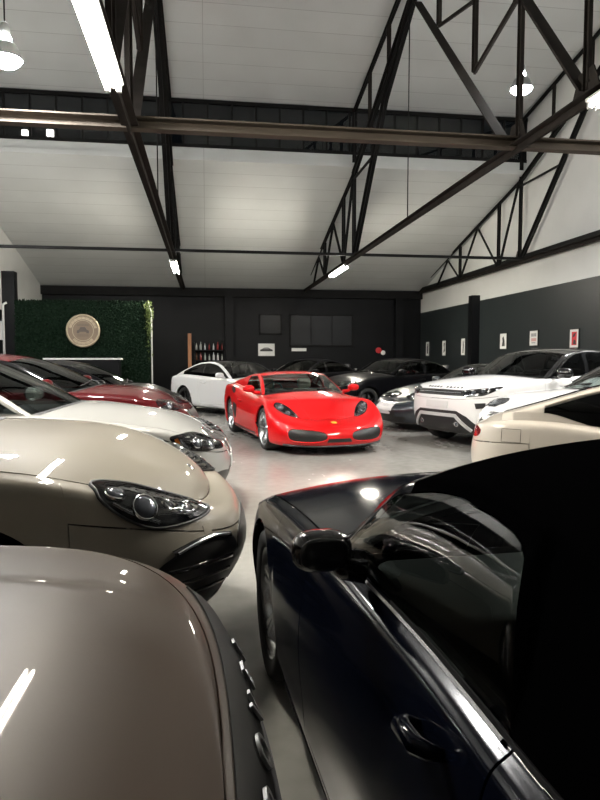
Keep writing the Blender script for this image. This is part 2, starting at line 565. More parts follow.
    def cabin(s):
        S = s.S; g = S['gh']; xa, xb, xc, xd = g['xa'], g['xb'], g['xc'], g['xd']
        yb, zb = s.edge_at((xa + xd) / 2); y = yb - .09; im = S.get('trim', M['interior'])
        fl = s.clear + .13; x1, x0 = xa - .02, max(xd + .1, s.xr - .1)
        m = MB(); vs = [(x1, -y, fl), (x1, y, fl), (x0, y, fl), (x0, -y, fl), (x1 - .0, -y, zb - .04), (x1, y, zb - .04), (x0, y, zb - .03), (x0, -y, zb - .03)]
        m.add(vs, [(0, 1, 2, 3), (0, 4, 5, 1), (1, 5, 6, 2), (2, 6, 7, 3), (3, 7, 4, 0)])
        yr = max(abs(v[0]) for v in s.gh_rail.values())
        m.build('cabin_tub', im, s.root, False)
        d = MB(); d.rbox(xa - .55, xa - .05, -y, y, zb - .28, zb - .035, .05, 3)
        rh = -1
        d.rbox(xa - .62, xa - .40, rh * .38 - .2, rh * .38 + .2, zb - .16, zb + .015, .04, 3)
        d.rbox(xa - 1.5, xa - .5, -.11, .11, fl, fl + .3, .04, 2)
        d.build('dashboard', im, s.root)
        st = MB(); c = Vector((xa - .72, rh * .37, zb - .03)); ax = Vector((-.9, 0, .42)).normalized()
        u = Vector((0, 1, 0)); v = ax.cross(u)
        st.tube([c + (u * math.cos(2 * PI * k / 28) + v * math.sin(2 * PI * k / 28)) * .18 for k in range(28)], .016, 8, closed=True)
        st.bar(c - u * .17, c + u * .17, .03, .03); st.bar(c, c - v * .17, .03, .03); st.tube([c, c - ax * .25], .03)
        st.build('steering_wheel', M['leather_black'], s.root)
        sm = S.get('seat', M['leather_black']); sx = S.get('seat_x', xb - .75)
        rowsx = [sx] + ([sx - .85] if S.get('rear_seats', True) and sx - 1.15 > xd - .3 else [])
        zt = g['top'] - .2
        for k, bx in enumerate(rowsx):
            for sd in (1, -1):
                q = MB(); yc = sd * .37
                q.rbox(bx - .05, bx + .5, yc - .25, yc + .25, fl + .05, fl + .27, .06, 3)
                T = Matrix.Translation((bx, yc, fl + .2)) @ Matrix.Rotation(-.3, 4, 'Y')
                hb = (zt - fl - .2) * .78
                q.rbox(-.09, .07, -.25, .25, 0, hb, .06, 3, mat=T)
                q.rbox(-.10, .12, -.26, -.17, .05, hb * .8, .035, 2, mat=T); q.rbox(-.10, .12, .17, .26, .05, hb * .8, .035, 2, mat=T)
                o = q.build('seat', sm, s.root)
                hr = MB(); hr.rbox(-.06, .05, -.13, .13, hb + .02, hb + .2, .045, 3, mat=T); hr.build('headrest', sm, o)

    # ---------------------------------------------------------------- things laid on the skin
    def frame(s, kind, a=0.0):
        """front: (u=y, v=z). side: (u=x, v=z) left side. top: (u=x, v=y). corner: nose seen at angle a off the axis, u across, v up. rear likewise"""
        if kind == 'front': return Vector((s.h + 1, 0, 0)), Vector((0, 1, 0)), Vector((0, 0, 1)), Vector((-1, 0, 0))
        if kind == 'rear': return Vector((-s.h - 1, 0, 0)), Vector((0, 1, 0)), Vector((0, 0, 1)), Vector((1, 0, 0))
        if kind == 'side': return Vector((0, s.W, 0)), Vector((1, 0, 0)), Vector((0, 0, 1)), Vector((0, -1, 0))
        if kind == 'top': return Vector((0, 0, 3)), Vector((1, 0, 0)), Vector((0, 1, 0)), Vector((0, 0, -1))
        d = Vector((-math.cos(a), -math.sin(a), 0)); c = Vector((s.h - .6, s.W / 2 - .5, 0))
        return c - d * 3, Vector((-math.sin(a), math.cos(a), 0)), Vector((0, 0, 1)), d
    def uv(s, fr, pts):
        O, U, Vv, D = fr
        return [((Vector(p) - O).dot(U), (Vector(p) - O).dot(Vv)) for p in pts]
    def hit(s, fr, u, v, bvh=None):
        O, U, Vv, D = fr; o = O + U * u + Vv * v
        p, n, i, d = (bvh or s.bvh).ray_cast(o, D)
        if p is None:
            p, n, i, d = (bvh or s.bvh).find_nearest(o + D * max(0, (-(o).dot(D))))
        if n.dot(D) > 0: n = -n
        return p, n
    def patch(s, name, fr, poly, mat, off=.004, bulge=0.0, step=.025, both=True, parent=None, skirt=.02, spl=True, bvh=None):
        if spl: poly = spline2(poly, step)
        else: poly = dens(poly, step)
        xs = [p[0] for p in poly]; ys = [p[1] for p in poly]
        pts = [Vector(p) for p in poly]; n = len(pts)
        ed = [(i, (i + 1) % n) for i in range(n)]
        x = min(xs) + step / 2
        while x < max(xs):
            y = min(ys) + step / 2
            while y < max(ys):
                if inside(poly, x, y) and edist(poly, x, y) > step * .45: pts.append(Vector((x, y)))
                y += step
            x += step
        r = delaunay_2d_cdt(pts, ed, [], 1, 1e-6)
        v2, _, f2 = r[0], r[1], r[2]
        vs = []; ns = []
        for p in v2:
            q, nn = s.hit(fr, p.x, p.y, bvh)
            o = off
            if bulge: o += bulge * smooth01(edist(poly, p.x, p.y) / .05)
            vs.append(q + nn * o); ns.append(nn)
        fs = []
        for f in f2:
            a = (vs[f[1]] - vs[f[0]]).cross(vs[f[2]] - vs[f[0]])
            fs.append(tuple(f) if a.dot(ns[f[0]]) > 0 else tuple(reversed(f)))
        ec = {}
        for f in fs:
            for a, b in zip(f, f[1:] + f[:1]): ec[(a, b)] = 1
        low = {}
        top = len(fs)
        for (a, b) in list(ec):
            if (b, a) in ec: continue
            for c in (a, b):
                if c not in low: low[c] = len(vs); vs.append(vs[c] - ns[c] * (skirt + off)); ns.append(ns[c])
            fs.append((b, a, low[a], low[b]))
        par = parent[0] if parent else s.root
        o = mk(name, vs, fs, mat, par)
        o.data.set_sharp_from_angle(angle=math.radians(50))
        out = [o]
        if both:
            o2 = mirror_obj(o, (parent[1] if parent else s.root)); o2.data.set_sharp_from_angle(angle=math.radians(50)); out.append(o2)
        return out
    def strip(s, name, fr, line, w, mat, off=.003, both=True, parent=None, thick=.006, step=.03, closed=False, bvh=None, spl=True):
        """a narrow raised moulding that follows the skin"""
        pl = spline2(line, step, closed) if spl else dens(line, step, closed)
        n = len(pl); vs = []; fs = []
        P = [s.hit(fr, *p, bvh) for p in pl]
        for i, (p, nn) in enumerate(P):
            a = P[i - 1][0] if (i or closed) else p; b = P[(i + 1) % n][0] if (i < n - 1 or closed) else p
            t = (b - a)
            if t.length < 1e-7: t = Vector((1, 0, 0))
            sd = t.normalized().cross(nn); ww = w(i / max(1, n - 1)) if callable(w) else w
            vs += [p + sd * ww / 2 - nn * .005, p + sd * ww * .42 + nn * (off + thick), p - sd * ww * .42 + nn * (off + thick), p - sd * ww / 2 - nn * .005]
        for i in range(n if closed else n - 1):
            j = (i + 1) % n
            for e in range(3): fs.append((i * 4 + e, i * 4 + e + 1, j * 4 + e + 1, j * 4 + e))
        o = mk(name, vs, fs, mat, (parent[0] if parent else s.root), smooth=False); out = [o]
        if both: out.append(mirror_obj(o, (parent[1] if parent else s.root)))
        return out
    def lens(s, name, fr, u, v, r, parent, mat=None, ringmat=None, off=.006, both=True, dome=.5):
        p, n = s.hit(fr, u, v); p = p + n * off
        q = n.to_track_quat('Z', 'Y').to_matrix().to_4x4(); T = Matrix.Translation(p) @ q
        m = MB()
        m.lathe([(r * 1.18, -.012), (r * 1.18, .004), (r * 1.08, .008), (r, .004), (r * .98, -.002)], 24, T, 0)
        m.lathe([(r * math.cos(PI / 2 * k / 6), r * dome * math.sin(PI / 2 * k / 6) - .001) for k in range(7)], 24, T, 1)
        mats = [ringmat or M['chrome'], mat or M['lens']]
        o = m.build(name, mats, parent[0]); out = [o]
        if both: out.append(mirror_obj(o, parent[1]))
        return out
    def headlight(s, fr, poly, lenses=(), strips=(), cover=True, base=None, step=.02, name='headlight', bulge=.012):
        hs = s.patch(name, fr, poly, base or M['lamp_dark'], .003, step=step)
        for u, v, r in lenses: s.lens('projector_lens', fr, u, v, r, hs)
        for l, w, mt in strips: s.strip('light_strip', fr, l, w, mt, .003, parent=hs, thick=.004, step=.015)
        if cover: s.patch('lens_cover', fr, poly, M['cover'], .010, bulge, step=step, parent=hs, skirt=.004)
        return hs
    def mirror(s, x, y, z, size=(.09, .12, .075), mat=None, arm=None, yaw=0.0):
        for sd in (1, -1):
            m = MB(); T = Matrix.Rotation(sd * yaw, 3, 'Z')
            c = Vector((x, sd * y, z))
            m.ell(c, size, 20, 0, T, .75)
            a = arm or (x - .02, y - .2, z - .07)
            m.tube([Vector((a[0], sd * a[1], a[2])), Vector((a[0] + .01, sd * (a[1] + (y - a[1]) * .5), a[2] + .01)), c + Vector((0, -sd * size[1] * .5, -size[2] * .5))], [.03, .028, .03], 10)
            o = m.build('side_mirror', mat or s.P, s.root)
            g = MB(); g.ell(c + T @ Vector((-size[0] * .72, 0, 0)), (size[0] * .3, size[1] * .82, size[2] * .8), 16, 0, T, .7)
            g.build('mirror_glass', M['mirror'], o)
    def letters(s, name, text, fr, u0, v0, du, h, mat, depth=.008, off=.002, wide=1.0):
        """each character set on the skin; text runs along +u as seen against the frame direction"""
        O, U, Vv, D = fr; n = len(text)
        for i, ch in enumerate(text):
            if ch == ' ': continue
            u = u0 + du * (i - (n - 1) / 2)
            p, nn = s.hit(fr, u, v0)
            ux = (U * (1 if du > 0 else -1)); ux = (ux - nn * ux.dot(nn)).normalized(); vy = nn.cross(ux)
            T = Matrix((ux * wide, vy, nn)).transposed().to_4x4(); T.translation = p + nn * off
            vs, fs = glyph(ch, h, depth)
            MB().add([T @ Vector(v) for v in vs], fs).build(name, mat, s.root, False)

_gl = {}
def glyph(ch, h, depth):
    k = (ch, h, depth)
    if k not in _gl:
        cu = bpy.data.curves.new('glyph', 'FONT'); cu.body = ch; cu.size = h * 1.4; cu.extrude = depth / 2; cu.align_x = 'CENTER'; cu.align_y = 'CENTER'; cu.offset = h * .025
        o = bpy.data.objects.new('glyph', cu); COL.objects.link(o)
        dg = bpy.context.evaluated_depsgraph_get(); me = o.evaluated_get(dg).to_mesh()
        vs = [tuple(v.co) for v in me.vertices]; fs = [tuple(p.vertices) for p in me.polygons]
        ys = [v[1] for v in vs]
        if ys:
            mid = (max(ys) + min(ys)) / 2; vs = [(v[0], v[1] - mid, v[2] + depth / 2) for v in vs]
        o.evaluated_get(dg).to_mesh_clear(); bpy.data.objects.remove(o); bpy.data.curves.remove(cu)
        _gl[k] = (vs, fs)
    return _gl[k]

def dens(poly, step, closed=True):
    out = []; n = len(poly)
    for i in range(n if closed else n - 1):
        a, b = poly[i], poly[(i + 1) % n]; d = math.dist(a, b); k = max(1, int(d / step))
        for j in range(k): out.append((a[0] + (b[0] - a[0]) * j / k, a[1] + (b[1] - a[1]) * j / k))
    if not closed: out.append(tuple(poly[-1]))
    return out
def spline2(poly, step, closed=True):
    n = len(poly); out = []; P = [Vector(p) for p in poly]
    for i in range(n if closed else n - 1):
        if closed: p0, p1, p2, p3 = P[i - 1], P[i], P[(i + 1) % n], P[(i + 2) % n]
        else: p0, p1, p2, p3 = P[max(i - 1, 0)], P[i], P[i + 1], P[min(i + 2, n - 1)]
        k = max(1, int((p2 - p1).length / step))
        for j in range(k):
            t = j / k; q = cr(p0, p1, p2, p3, t); out.append((q.x, q.y))
    if not closed: out.append(tuple(poly[-1]))
    return out
def inside(poly, x, y):
    c = False; n = len(poly); j = n - 1
    for i in range(n):
        xi, yi = poly[i]; xj, yj = poly[j]
        if (yi > y) != (yj > y) and x < (xj - xi) * (y - yi) / (yj - yi) + xi: c = not c
        j = i
    return c
def edist(poly, x, y):
    b = 1e9; n = len(poly)
    for i in range(n):
        ax, ay = poly[i]; bx, by = poly[(i + 1) % n]; dx, dy = bx - ax, by - ay
        l = dx * dx + dy * dy; t = 0 if l == 0 else max(0, min(1, ((x - ax) * dx + (y - ay) * dy) / l))
        b = min(b, math.hypot(x - ax - t * dx, y - ay - t * dy))
    return b
# ------------------------------------------------------------------ the hall
XL, XR, YB, YF = -6.5, 9.35, 27.2, -10.0
YS = 18.0                                    # the step in the roof
Z_EAVE, Z_LOW, Z_SILL, Z_TOP = 4.32, 6.75, 7.15, 8.42
YRIDGE, Z_RIDGE, Z_FEAVE = 5.0, 11.0, 8.0
STR = 'structure'

def struct(o): o['kind'] = STR; return o

def mat_floor():
    m, nt, b = new_mat('polished concrete floor')
    N, Lk = nt.nodes, nt.links
    tc = N.new('ShaderNodeTexCoord')
    n1 = N.new('ShaderNodeTexNoise'); n1.inputs['Scale'].default_value = .9; n1.inputs['Detail'].default_value = 5; n1.inputs['Roughness'].default_value = .5
    n2 = N.new('ShaderNodeTexNoise'); n2.inputs['Scale'].default_value = 9; n2.inputs['Detail'].default_value = 6
    mp = N.new('ShaderNodeMapping'); mp.inputs['Scale'].default_value = (1, .35, 1)
    Lk.new(tc.outputs['Object'], mp.inputs['Vector']); Lk.new(mp.outputs[0], n1.inputs['Vector']); Lk.new(tc.outputs['Object'], n2.inputs['Vector'])
    ad = N.new('ShaderNodeMath'); ad.operation = 'MULTIPLY_ADD'; ad.inputs[1].default_value = .35
    Lk.new(n2.outputs['Fac'], ad.inputs[0]); Lk.new(n1.outputs['Fac'], ad.inputs[2])
    cr_ = N.new('ShaderNodeValToRGB'); e = cr_.color_ramp.elements
    e[0].position = .40; e[0].color = (.20, .195, .178, 1); e[1].position = 1.0; e[1].color = (.35, .345, .325, 1)
    Lk.new(ad.outputs[0], cr_.inputs['Fac']); Lk.new(cr_.outputs['Color'], b.inputs['Base Color'])
    mr = N.new('ShaderNodeMapRange'); mr.inputs['From Min'].default_value = .45; mr.inputs['From Max'].default_value = .9
    mr.inputs['To Min'].default_value = .19; mr.inputs['To Max'].default_value = .29
    Lk.new(ad.outputs[0], mr.inputs['Value']); Lk.new(mr.outputs['Result'], b.inputs['Roughness'])
    return m

def mat_board(name, col, line, w, h, mortar=.008):
    """painted ceiling board with joints across the slope and nail dots"""
    m, nt, b = new_mat(name)
    N, Lk = nt.nodes, nt.links
    tc = N.new('ShaderNodeTexCoord'); br = N.new('ShaderNodeTexBrick')
    br.inputs['Scale'].default_value = 1; br.inputs['Mortar Size'].default_value = mortar; br.inputs['Mortar Smooth'].default_value = .2
    br.inputs['Brick Width'].default_value = w; br.inputs['Row Height'].default_value = h; br.offset = .0
    br.inputs['Color1'].default_value = (*col, 1); br.inputs['Color2'].default_value = (*[c * .96 for c in col], 1); br.inputs['Mortar'].default_value = (*line, 1)
    Lk.new(tc.outputs['Object'], br.inputs['Vector'])
    nz = N.new('ShaderNodeTexNoise'); nz.inputs['Scale'].default_value = .8; nz.inputs['Detail'].default_value = 5
    Lk.new(tc.outputs['Object'], nz.inputs['Vector'])
    mr = N.new('ShaderNodeMapRange'); mr.inputs['To Min'].default_value = .86; mr.inputs['To Max'].default_value = 1.08
    Lk.new(nz.outputs['Fac'], mr.inputs['Value'])
    mx = N.new('ShaderNodeMix'); mx.data_type = 'RGBA'; mx.blend_type = 'MULTIPLY'; mx.inputs['Factor'].default_value = 1
    Lk.new(br.outputs['Color'], mx.inputs['A']); Lk.new(mr.outputs['Result'], mx.inputs['B']); Lk.new(mx.outputs['Result'], b.inputs['Base Color'])
    b.inputs['Roughness'].default_value = .6
    return m

def mat_noisy(name, c0, c1, scale, rough=.6, stretch=(1, 1, 1), spec=.3):
    m, nt, b = new_mat(name)
    N, Lk = nt.nodes, nt.links
    tc = N.new('ShaderNodeTexCoord'); mp = N.new('ShaderNodeMapping'); mp.inputs['Scale'].default_value = stretch
    nz = N.new('ShaderNodeTexNoise'); nz.inputs['Scale'].default_value = scale; nz.inputs['Detail'].default_value = 6
    Lk.new(tc.outputs['Object'], mp.inputs['Vector']); Lk.new(mp.outputs[0], nz.inputs['Vector'])
    r = N.new('ShaderNodeValToRGB'); r.color_ramp.elements[0].position = .3; r.color_ramp.elements[1].position = .7
    r.color_ramp.elements[0].color = (*c0, 1); r.color_ramp.elements[1].color = (*c1, 1)
    Lk.new(nz.outputs['Fac'], r.inputs['Fac']); Lk.new(r.outputs['Color'], b.inputs['Base Color'])
    b.inputs['Roughness'].default_value = rough; b.inputs['Specular IOR Level'].default_value = spec
    return m

M['floor'] = mat_floor()
M['ceil'] = mat_board('painted ceiling board', (.57, .585, .575), (.33, .33, .33), 90.0, .66, .007)
M['white_wall'] = mat_noisy('white painted wall', (.54, .545, .53), (.61, .615, .595), .7)
M['charcoal'] = mat_noisy('charcoal painted wall', (.002, .0024, .003), (.004, .0045, .0055), .6, .45, spec=.15)
M['slate'] = mat_noisy('slate grey painted wall', (.014, .018, .019), (.022, .027, .028), .5, .4)
M['steel'] = mat_noisy('dark brown painted steel', (.015, .0125, .011), (.026, .022, .019), 3, .8, spec=.1)
M['steel_black'] = mat_noisy('black painted steel', (.004, .004, .004), (.008, .0078, .0075), 3, .6, spec=.15)
M['steel_tan'] = mat_noisy('dusty brown steel beam', (.045, .036, .027), (.07, .056, .044), 2, .75, (1, 4, 4))
M['wood'] = mat_noisy('orange wood', (.30, .13, .06), (.42, .2, .1), 4, .5, (6, 6, .6))
M['hedge'] = mat_noisy('artificial hedge leaf', (.0028, .009, .005), (.007, .020, .009), 20, .7, spec=.1)
M['fitting'] = plain('white enamelled batten', (.6, .6, .58), .4)
M['lampmetal'] = plain('grey enamelled lamp shade', (.22, .23, .23), .35)

def quad(name, vs, mat, par=None, flip=False):
    f = list(range(len(vs)))
    return mk(name, vs, [tuple(reversed(f)) if flip else tuple(f)], mat, par, smooth=False)

struct(quad('floor', [(XL - .3, YF - .3, 0), (XR + .3, YF - .3, 0), (XR + .3, YB + .3, 0), (XL - .3, YB + .3, 0)], M['floor']))

# walls: each is its lower dark coat and upper white coat, on one solid slab
def gable_top(y):
    if y >= YS: return Z_EAVE + (Z_LOW - Z_EAVE) * (YB - y) / (YB - YS)
    if y >= YRIDGE: return Z_TOP + (Z_RIDGE - Z_TOP) * (YS - y) / (YS - YRIDGE)
    return Z_RIDGE - (Z_RIDGE - Z_FEAVE) * (YRIDGE - y) / (YRIDGE - YF)

def side_wall(name, x, out, zsplit, dark):
    m = MB(); ys = [YF, YRIDGE, YS, YS, YB]; top = [gable_top(YF), Z_RIDGE, Z_TOP, Z_LOW, Z_EAVE]
    for mi, (lo, hi) in enumerate(((lambda i: 0, lambda i: zsplit), (lambda i: zsplit, lambda i: top[i] + .1))):
        for i in range(4):
            if ys[i] == ys[i + 1]: continue
            vs = []
            for xx in (x, x + out * .25):
                vs += [(xx, ys[i], lo(i)), (xx, ys[i + 1], lo(i + 1)), (xx, ys[i + 1], hi(i + 1)), (xx, ys[i], hi(i))]
            fs = [(0, 1, 2, 3), (7, 6, 5, 4), (0, 4, 5, 1), (1, 5, 6, 2), (2, 6, 7, 3), (3, 7, 4, 0)]
            m.add(vs, fs if out < 0 else [tuple(reversed(f)) for f in fs], mi)
    return struct(m.build(name, [dark, M['white_wall']], None, False))
side_wall('wall_right', XR, 1, 3.42, M['slate'])
side_wall('wall_left', XL, -1, 3.0, M['charcoal'])
struct(MB().box(XL, XR, YB, YB + .25, 0, Z_EAVE + .1).build('wall_back', M['charcoal'], None, False))
struct(MB().box(XL, XR, YF - .25, YF, 0, Z_FEAVE + .1).build('wall_front', M['charcoal'], None, False))

# ceiling: two stepped slopes and the fascia under the clerestory
c = MB()
def slab(p0, p1, t=.12):
    (y0, z0), (y1, z1) = p0, p1
    vs = [(x, y, z + dz) for dz in (0, t) for (y, z) in ((y0, z0), (y1, z1)) for x in (XL, XR)]
    c.add(vs, [(0, 2, 3, 1), (4, 5, 7, 6), (0, 1, 5, 4), (2, 6, 7, 3), (0, 4, 6, 2), (1, 3, 7, 5)])
slab((YB, Z_EAVE), (YS - .12, Z_LOW + .03)); slab((YS + .12, Z_TOP), (YRIDGE, Z_RIDGE)); slab((YRIDGE, Z_RIDGE), (YF, Z_FEAVE))
c.box(XL, XR, YS, YS + .1, Z_LOW, Z_SILL)
struct(c.build('ceiling', M['ceil'], None, False))

# clerestory strip window
w = MB(); w.box(XL, XR, YS - .02, YS + .08, Z_SILL, Z_SILL + .09); w.box(XL, XR, YS - .03, YS + .1, Z_TOP - .09, Z_TOP)
wf = struct(w.build('window_1', M['steel_black'], None, False))
mu = MB(); n = 24
for i in range(n + 1):
    x = XL + .05 + (XR - XL - .1) * i / n
    mu.box(x - .025, x + .025, YS - .01, YS + .06, Z_SILL + .09, Z_TOP - .09)
mu.box(XL, XR, YS, YS + .05, 7.74, 7.78)
mu.build('window_frame', M['steel_black'], wf, False)
M['night'] = glass('clerestory glass', (.55, .56, .56))
M['outlamp'] = plain('lit yard lamp', (1, 1, 1), .4, emit=(1, .95, .85), estr=9)
MB().box(XL, XR, YS + .03, YS + .045, Z_SILL + .05, Z_TOP - .05).build('pane', M['night'], wf, False)

# eaves band at the head of the back wall, with its rail
struct(MB().box(XL, XR, YB - .22, YB, Z_EAVE - .32, Z_EAVE + .02).build('trim_1', M['steel_black'], None, False))
# ledge where the white band of the right wall meets the roof trusses
struct(MB().box(XR - .14, XR, YF, YB, 4.33, 4.47).build('trim_2', M['steel_black'], None, False))

# ---- trusses
def angle2(w=.11, t=.012, gap=.014):
    """two angles back to back: a T section"""
    g = gap / 2
    return [(-w, 0), (-w, -t), (-g - t, -t), (-g - t, -w), (g + t, -w), (g + t, -t), (w, -t), (w, 0)]
def truss(x, label, wall=False):
    r = empty('roof_truss', label, 'truss', (x, YB, Z_EAVE), 0, 'steel roof trusses')
    o = Vector((x, YB, Z_EAVE))
    def part(name, segs, w, mat=M['steel']):
        for y0, z0, y1, z1 in segs:
            m = MB(); m.beam(Vector((x, y0, z0)) - o, Vector((x, y1, z1)) - o, angle2(w), up=Vector((0, 0, 1)) if abs(y1 - y0) > .05 else Vector((0, 1, 0)))
            m.build(name, mat, r, False)
    sl = lambda y: gable_top(y) - .06
    yend = YF + .1
    part('bottom_chord', [(YB - .02, 4.32, yend, 4.32)], .105)
    dk = M['steel_black']
    part('top_chord', [(YB - .02, 4.42, YS + .02, Z_LOW - .1), (YS - .02, sl(YS - .02), YRIDGE, sl(YRIDGE)), (YRIDGE, sl(YRIDGE), yend, sl(yend))], .06, dk)
    part('raking_strut', [(YS, Z_LOW - .1, 12.2, 9.05), (YS - .1, 4.36, 14.9, 7.45), (14.9, 7.45, 12.2, 9.05), (12.2, 9.05, 10.0, 9.6)], .085, dk)
    part('raking_strut', [(12.6, 8.45, 8.6, 4.4), (8.3, 6.3, 6.75, 4.4)], .085)
    part('post', [(YS, 4.36, YS, sl(YS - .01)), (19.4, 4.36, 19.4, sl(19.4)), (22.5, 4.36, 22.5, sl(22.5))], .06, dk)
    part('post', [(16.3, 7.2, 16.3, sl(16.3)), (14.6, 7.9, 14.6, sl(14.6)), (11.4, 7.4, 11.4, sl(11.4)), (9.8, 5.9, 9.8, sl(9.8)), (8.3, 4.4, 8.3, sl(8.3)), (6.75, 4.4, 6.75, sl(6.75))], .05)
    part('web_strut', [(YS + .15, Z_LOW - .15, 19.3, 4.4), (21.0, sl(21) - .02, 19.5, 4.4), (21.0, sl(21) - .02, 22.4, 4.4), (23.7, sl(23.7), 22.6, 4.4), (23.7, sl(23.7), 24.8, 4.36), (YS, 6.5, 15.75, 6.5)], .04, dk)
    part('web_strut', [(9.8, 5.9, 8.3, 6.3), (11.4, 7.4, 9.8, 7.0)], .04)
    part('web_strut', [(3.2, 6.3, 4.9, 4.4), (3.2, 6.3, 1.6, 4.4)], .07)
    for y, z in ((8.35, 4.42), (6.75, 4.42), (8.3, 6.3), (YS, 4.42)):
        g = MB(); g.add([Vector((sx, y + a, z + b)) - o for sx in (x - .009, x + .009) for a, b in ((-.28, -.1), (.28, -.1), (.14, .2), (-.14, .2))],
                        [(0, 1, 2, 3), (7, 6, 5, 4), (0, 4, 5, 1), (1, 5, 6, 2), (2, 6, 7, 3), (3, 7, 4, 0)])
        p = g.build('gusset_plate', M['steel'], r, False)
        q = MB()
        for a in (-.17, -.06, .06, .17):
            for sx in (-1, 1): q.lathe([(0, .014), (.014, .012), (.016, 0)], 8, Matrix.Translation(Vector((x + sx * .009, y + a, z + (-.04 if abs(a) > .1 else .06))) - o) @ Matrix.Rotation(sx * PI / 2, 4, 'Y'))
        q.build('bolt', M['steel'], p, False)
    rod = MB(); rod.tube([Vector((x, 13.1, 4.25)) - o, Vector((x, 13.1, gable_top(13.1))) - o], .012, 8); rod.build('hanger_rod', dk, r)
    return r
TX = [-.90, 4.19, 9.2]
truss(TX[0], 'steel truss left of centre, carrying the long bright tube light at the top edge')
truss(TX[1], 'steel truss right of centre, whose bottom chord runs up to the right edge')
truss(TX[2], 'steel truss standing close against the right wall above its white band')

# beams and ties across the trusses
def cross(name, y, z, prof, mat, label, cat):
    m = MB(); m.beam((XL, y, z), (XR, y, z), prof)
    tag(m.build(name, mat, None, False), label, cat)
cross('cross_beam', 8.36, 4.35, [(-.075, -.075), (.075, -.075), (.075, -.055), (-.05, -.055), (-.05, .055), (.075, .055), (.075, .075), (-.075, .075)], M['steel_tan'], 'brown steel beam crossing the whole hall under the clerestory window', 'beam')
cross('tie_bar', 17.75, 4.34, [(-.05, -.035), (.05, -.035), (.05, .035), (-.05, .035)], M['steel_black'], 'thin black tie bar crossing the hall below the far ceiling slope', 'beam')

# ---- tube lights on the chords
M['tube'] = plain('lit fluorescent tube', (1, 1, 1), .4, emit=(1.0, .93, .80), estr=TUBE_E)
def tube_light(x, y0, label):
    r = empty('tube_light', label, 'light', (x, y0, 4.215), 0, 'fluorescent tube lights under the trusses')
    b = MB(); b.beam((0, 0, 0), (0, 2.4, 0), [(-.10, .0), (-.03, -.03), (.03, -.03), (.10, .0), (.10, .03), (-.10, .03)])
    b.build('batten', M['fitting'], r, False)
    for sx in (-.055, .055):
        t = MB(); t.tube([(sx, .05, -.045), (sx, 2.35, -.045)], .026, 12); tb = t.build('tube', M['tube'], r)
        for yy in (.0, 2.35):
            e = MB(); e.box(sx - .025, sx + .025, yy, yy + .05, -.075, .0); e.build('lamp_holder', M['fitting'], tb, False)
    for yy in (.4, 2.0):
        MB().tube([(0, yy, .02), (0, yy, .1)], .01, 6).build('bracket', M['steel'], r)
tube_light(TX[0], 4.5, 'big bright tube light at the top left, under the left truss')
tube_light(TX[1], 4.2, 'bright tube light at the right edge, under the right truss')
tube_light(TX[0], 18.7, 'small lit tube light far off, at the end of the left truss')
tube_light(TX[1], 18.9, 'small lit tube light far off, at the end of the right truss')

# ---- bell shaped pendant lamps
M['bulb'] = plain('lit bell lamp diffuser', (1, 1, 1), .4, emit=(1.0, .985, .96), estr=BELL_E)
M['bulb2'] = plain('lit lamp neck', (1, 1, 1), .4, emit=(1.0, .985, .96), estr=NECK_E)
def pendant(x, y, z, label):
    r = empty('pendant_lamp', label, 'lamp', (x, y, z), 0, 'bell shaped pendant lamps')
    MB().lathe([(.055, .10), (.075, .09), (.125, .04), (.155, -.03), (.17, -.10), (.178, -.105), (.165, -.09), (.15, -.03), (.12, .03), (.05, .085)], 32).build('lamp_shade', M['lampmetal'], r)
    MB().lathe([(0, -.185), (.06, -.18), (.11, -.162), (.148, -.13), (.164, -.1), (.16, -.085)], 32).build('diffuser', M['bulb'], r)
    MB().lathe([(.05, .095), (.062, .11), (.062, .135), (.05, .15)], 24).build('glowing_neck', M['bulb2'], r)
    MB().lathe([(.05, .14), (.056, .16), (.056, .24), (.04, .275), (.012, .285), (.012, .29)], 24).build('ballast_housing', M['lampmetal'], r)
    MB().tube([(0, 0, .285), (0, 0, gable_top(y) - z)], .009, 8).build('cable', M['steel_black'], r)
pendant(-2.13, 7.6, 4.8, 'bell shaped pendant lamp in the top left corner')
pendant(5.08, 10.0, 5.88, 'bell shaped pendant lamp beside the right truss')
for x, y in ((-5.6, 9.5), (-5.6, 14.5), (8.6, 6.0), (8.6, 10.5)): pendant(x, y, 5.0, 'added bell lamp out of view near the %s wall, brightening the hall, %s of the two there' % ('left' if x < 0 else 'right', 'nearer' if y < 10 else 'farther'))  # extra lamps out of view, added to brighten the hall and ceiling

# ---- columns
def column(x, y, s, z1, label, mat):
    m = MB(); a = s / 2
    m.box(-a, a, -a, a, 0, z1); o = m.build('wall_column', mat, None, False); o.location = (x, y, 0); tag(o, label, 'column')
    return o
column(XR - .14, 21.2, .30, 3.6, 'black pilaster standing against the right wall between the framed pictures', M['charcoal'])
column(.98, YB - .16, .34, Z_EAVE - .3, 'dark column against the back wall left of the small car picture', M['charcoal'])
column(8.3, YB - .16, .34, Z_EAVE - .3, 'dark column against the back wall near its right corner', M['charcoal'])
column(-5.85, 20.6, .36, 4.05, 'black column at the left edge beside the green hedge panel', M['charcoal'])
pp = MB(); pp.tube([(-5.98, 20.34, .0), (-5.98, 20.34, 2.9), (-5.97, 20.33, 3.05), (-5.87, 20.33, 3.1)], .035, 10)
tag(pp.build('drain_pipe', M['fitting']), 'white pipe running up the black column at the left edge', 'pipe')

M['night2'] = plain('dark office glazing', (.004, .005, .006), .35, spec=.2)
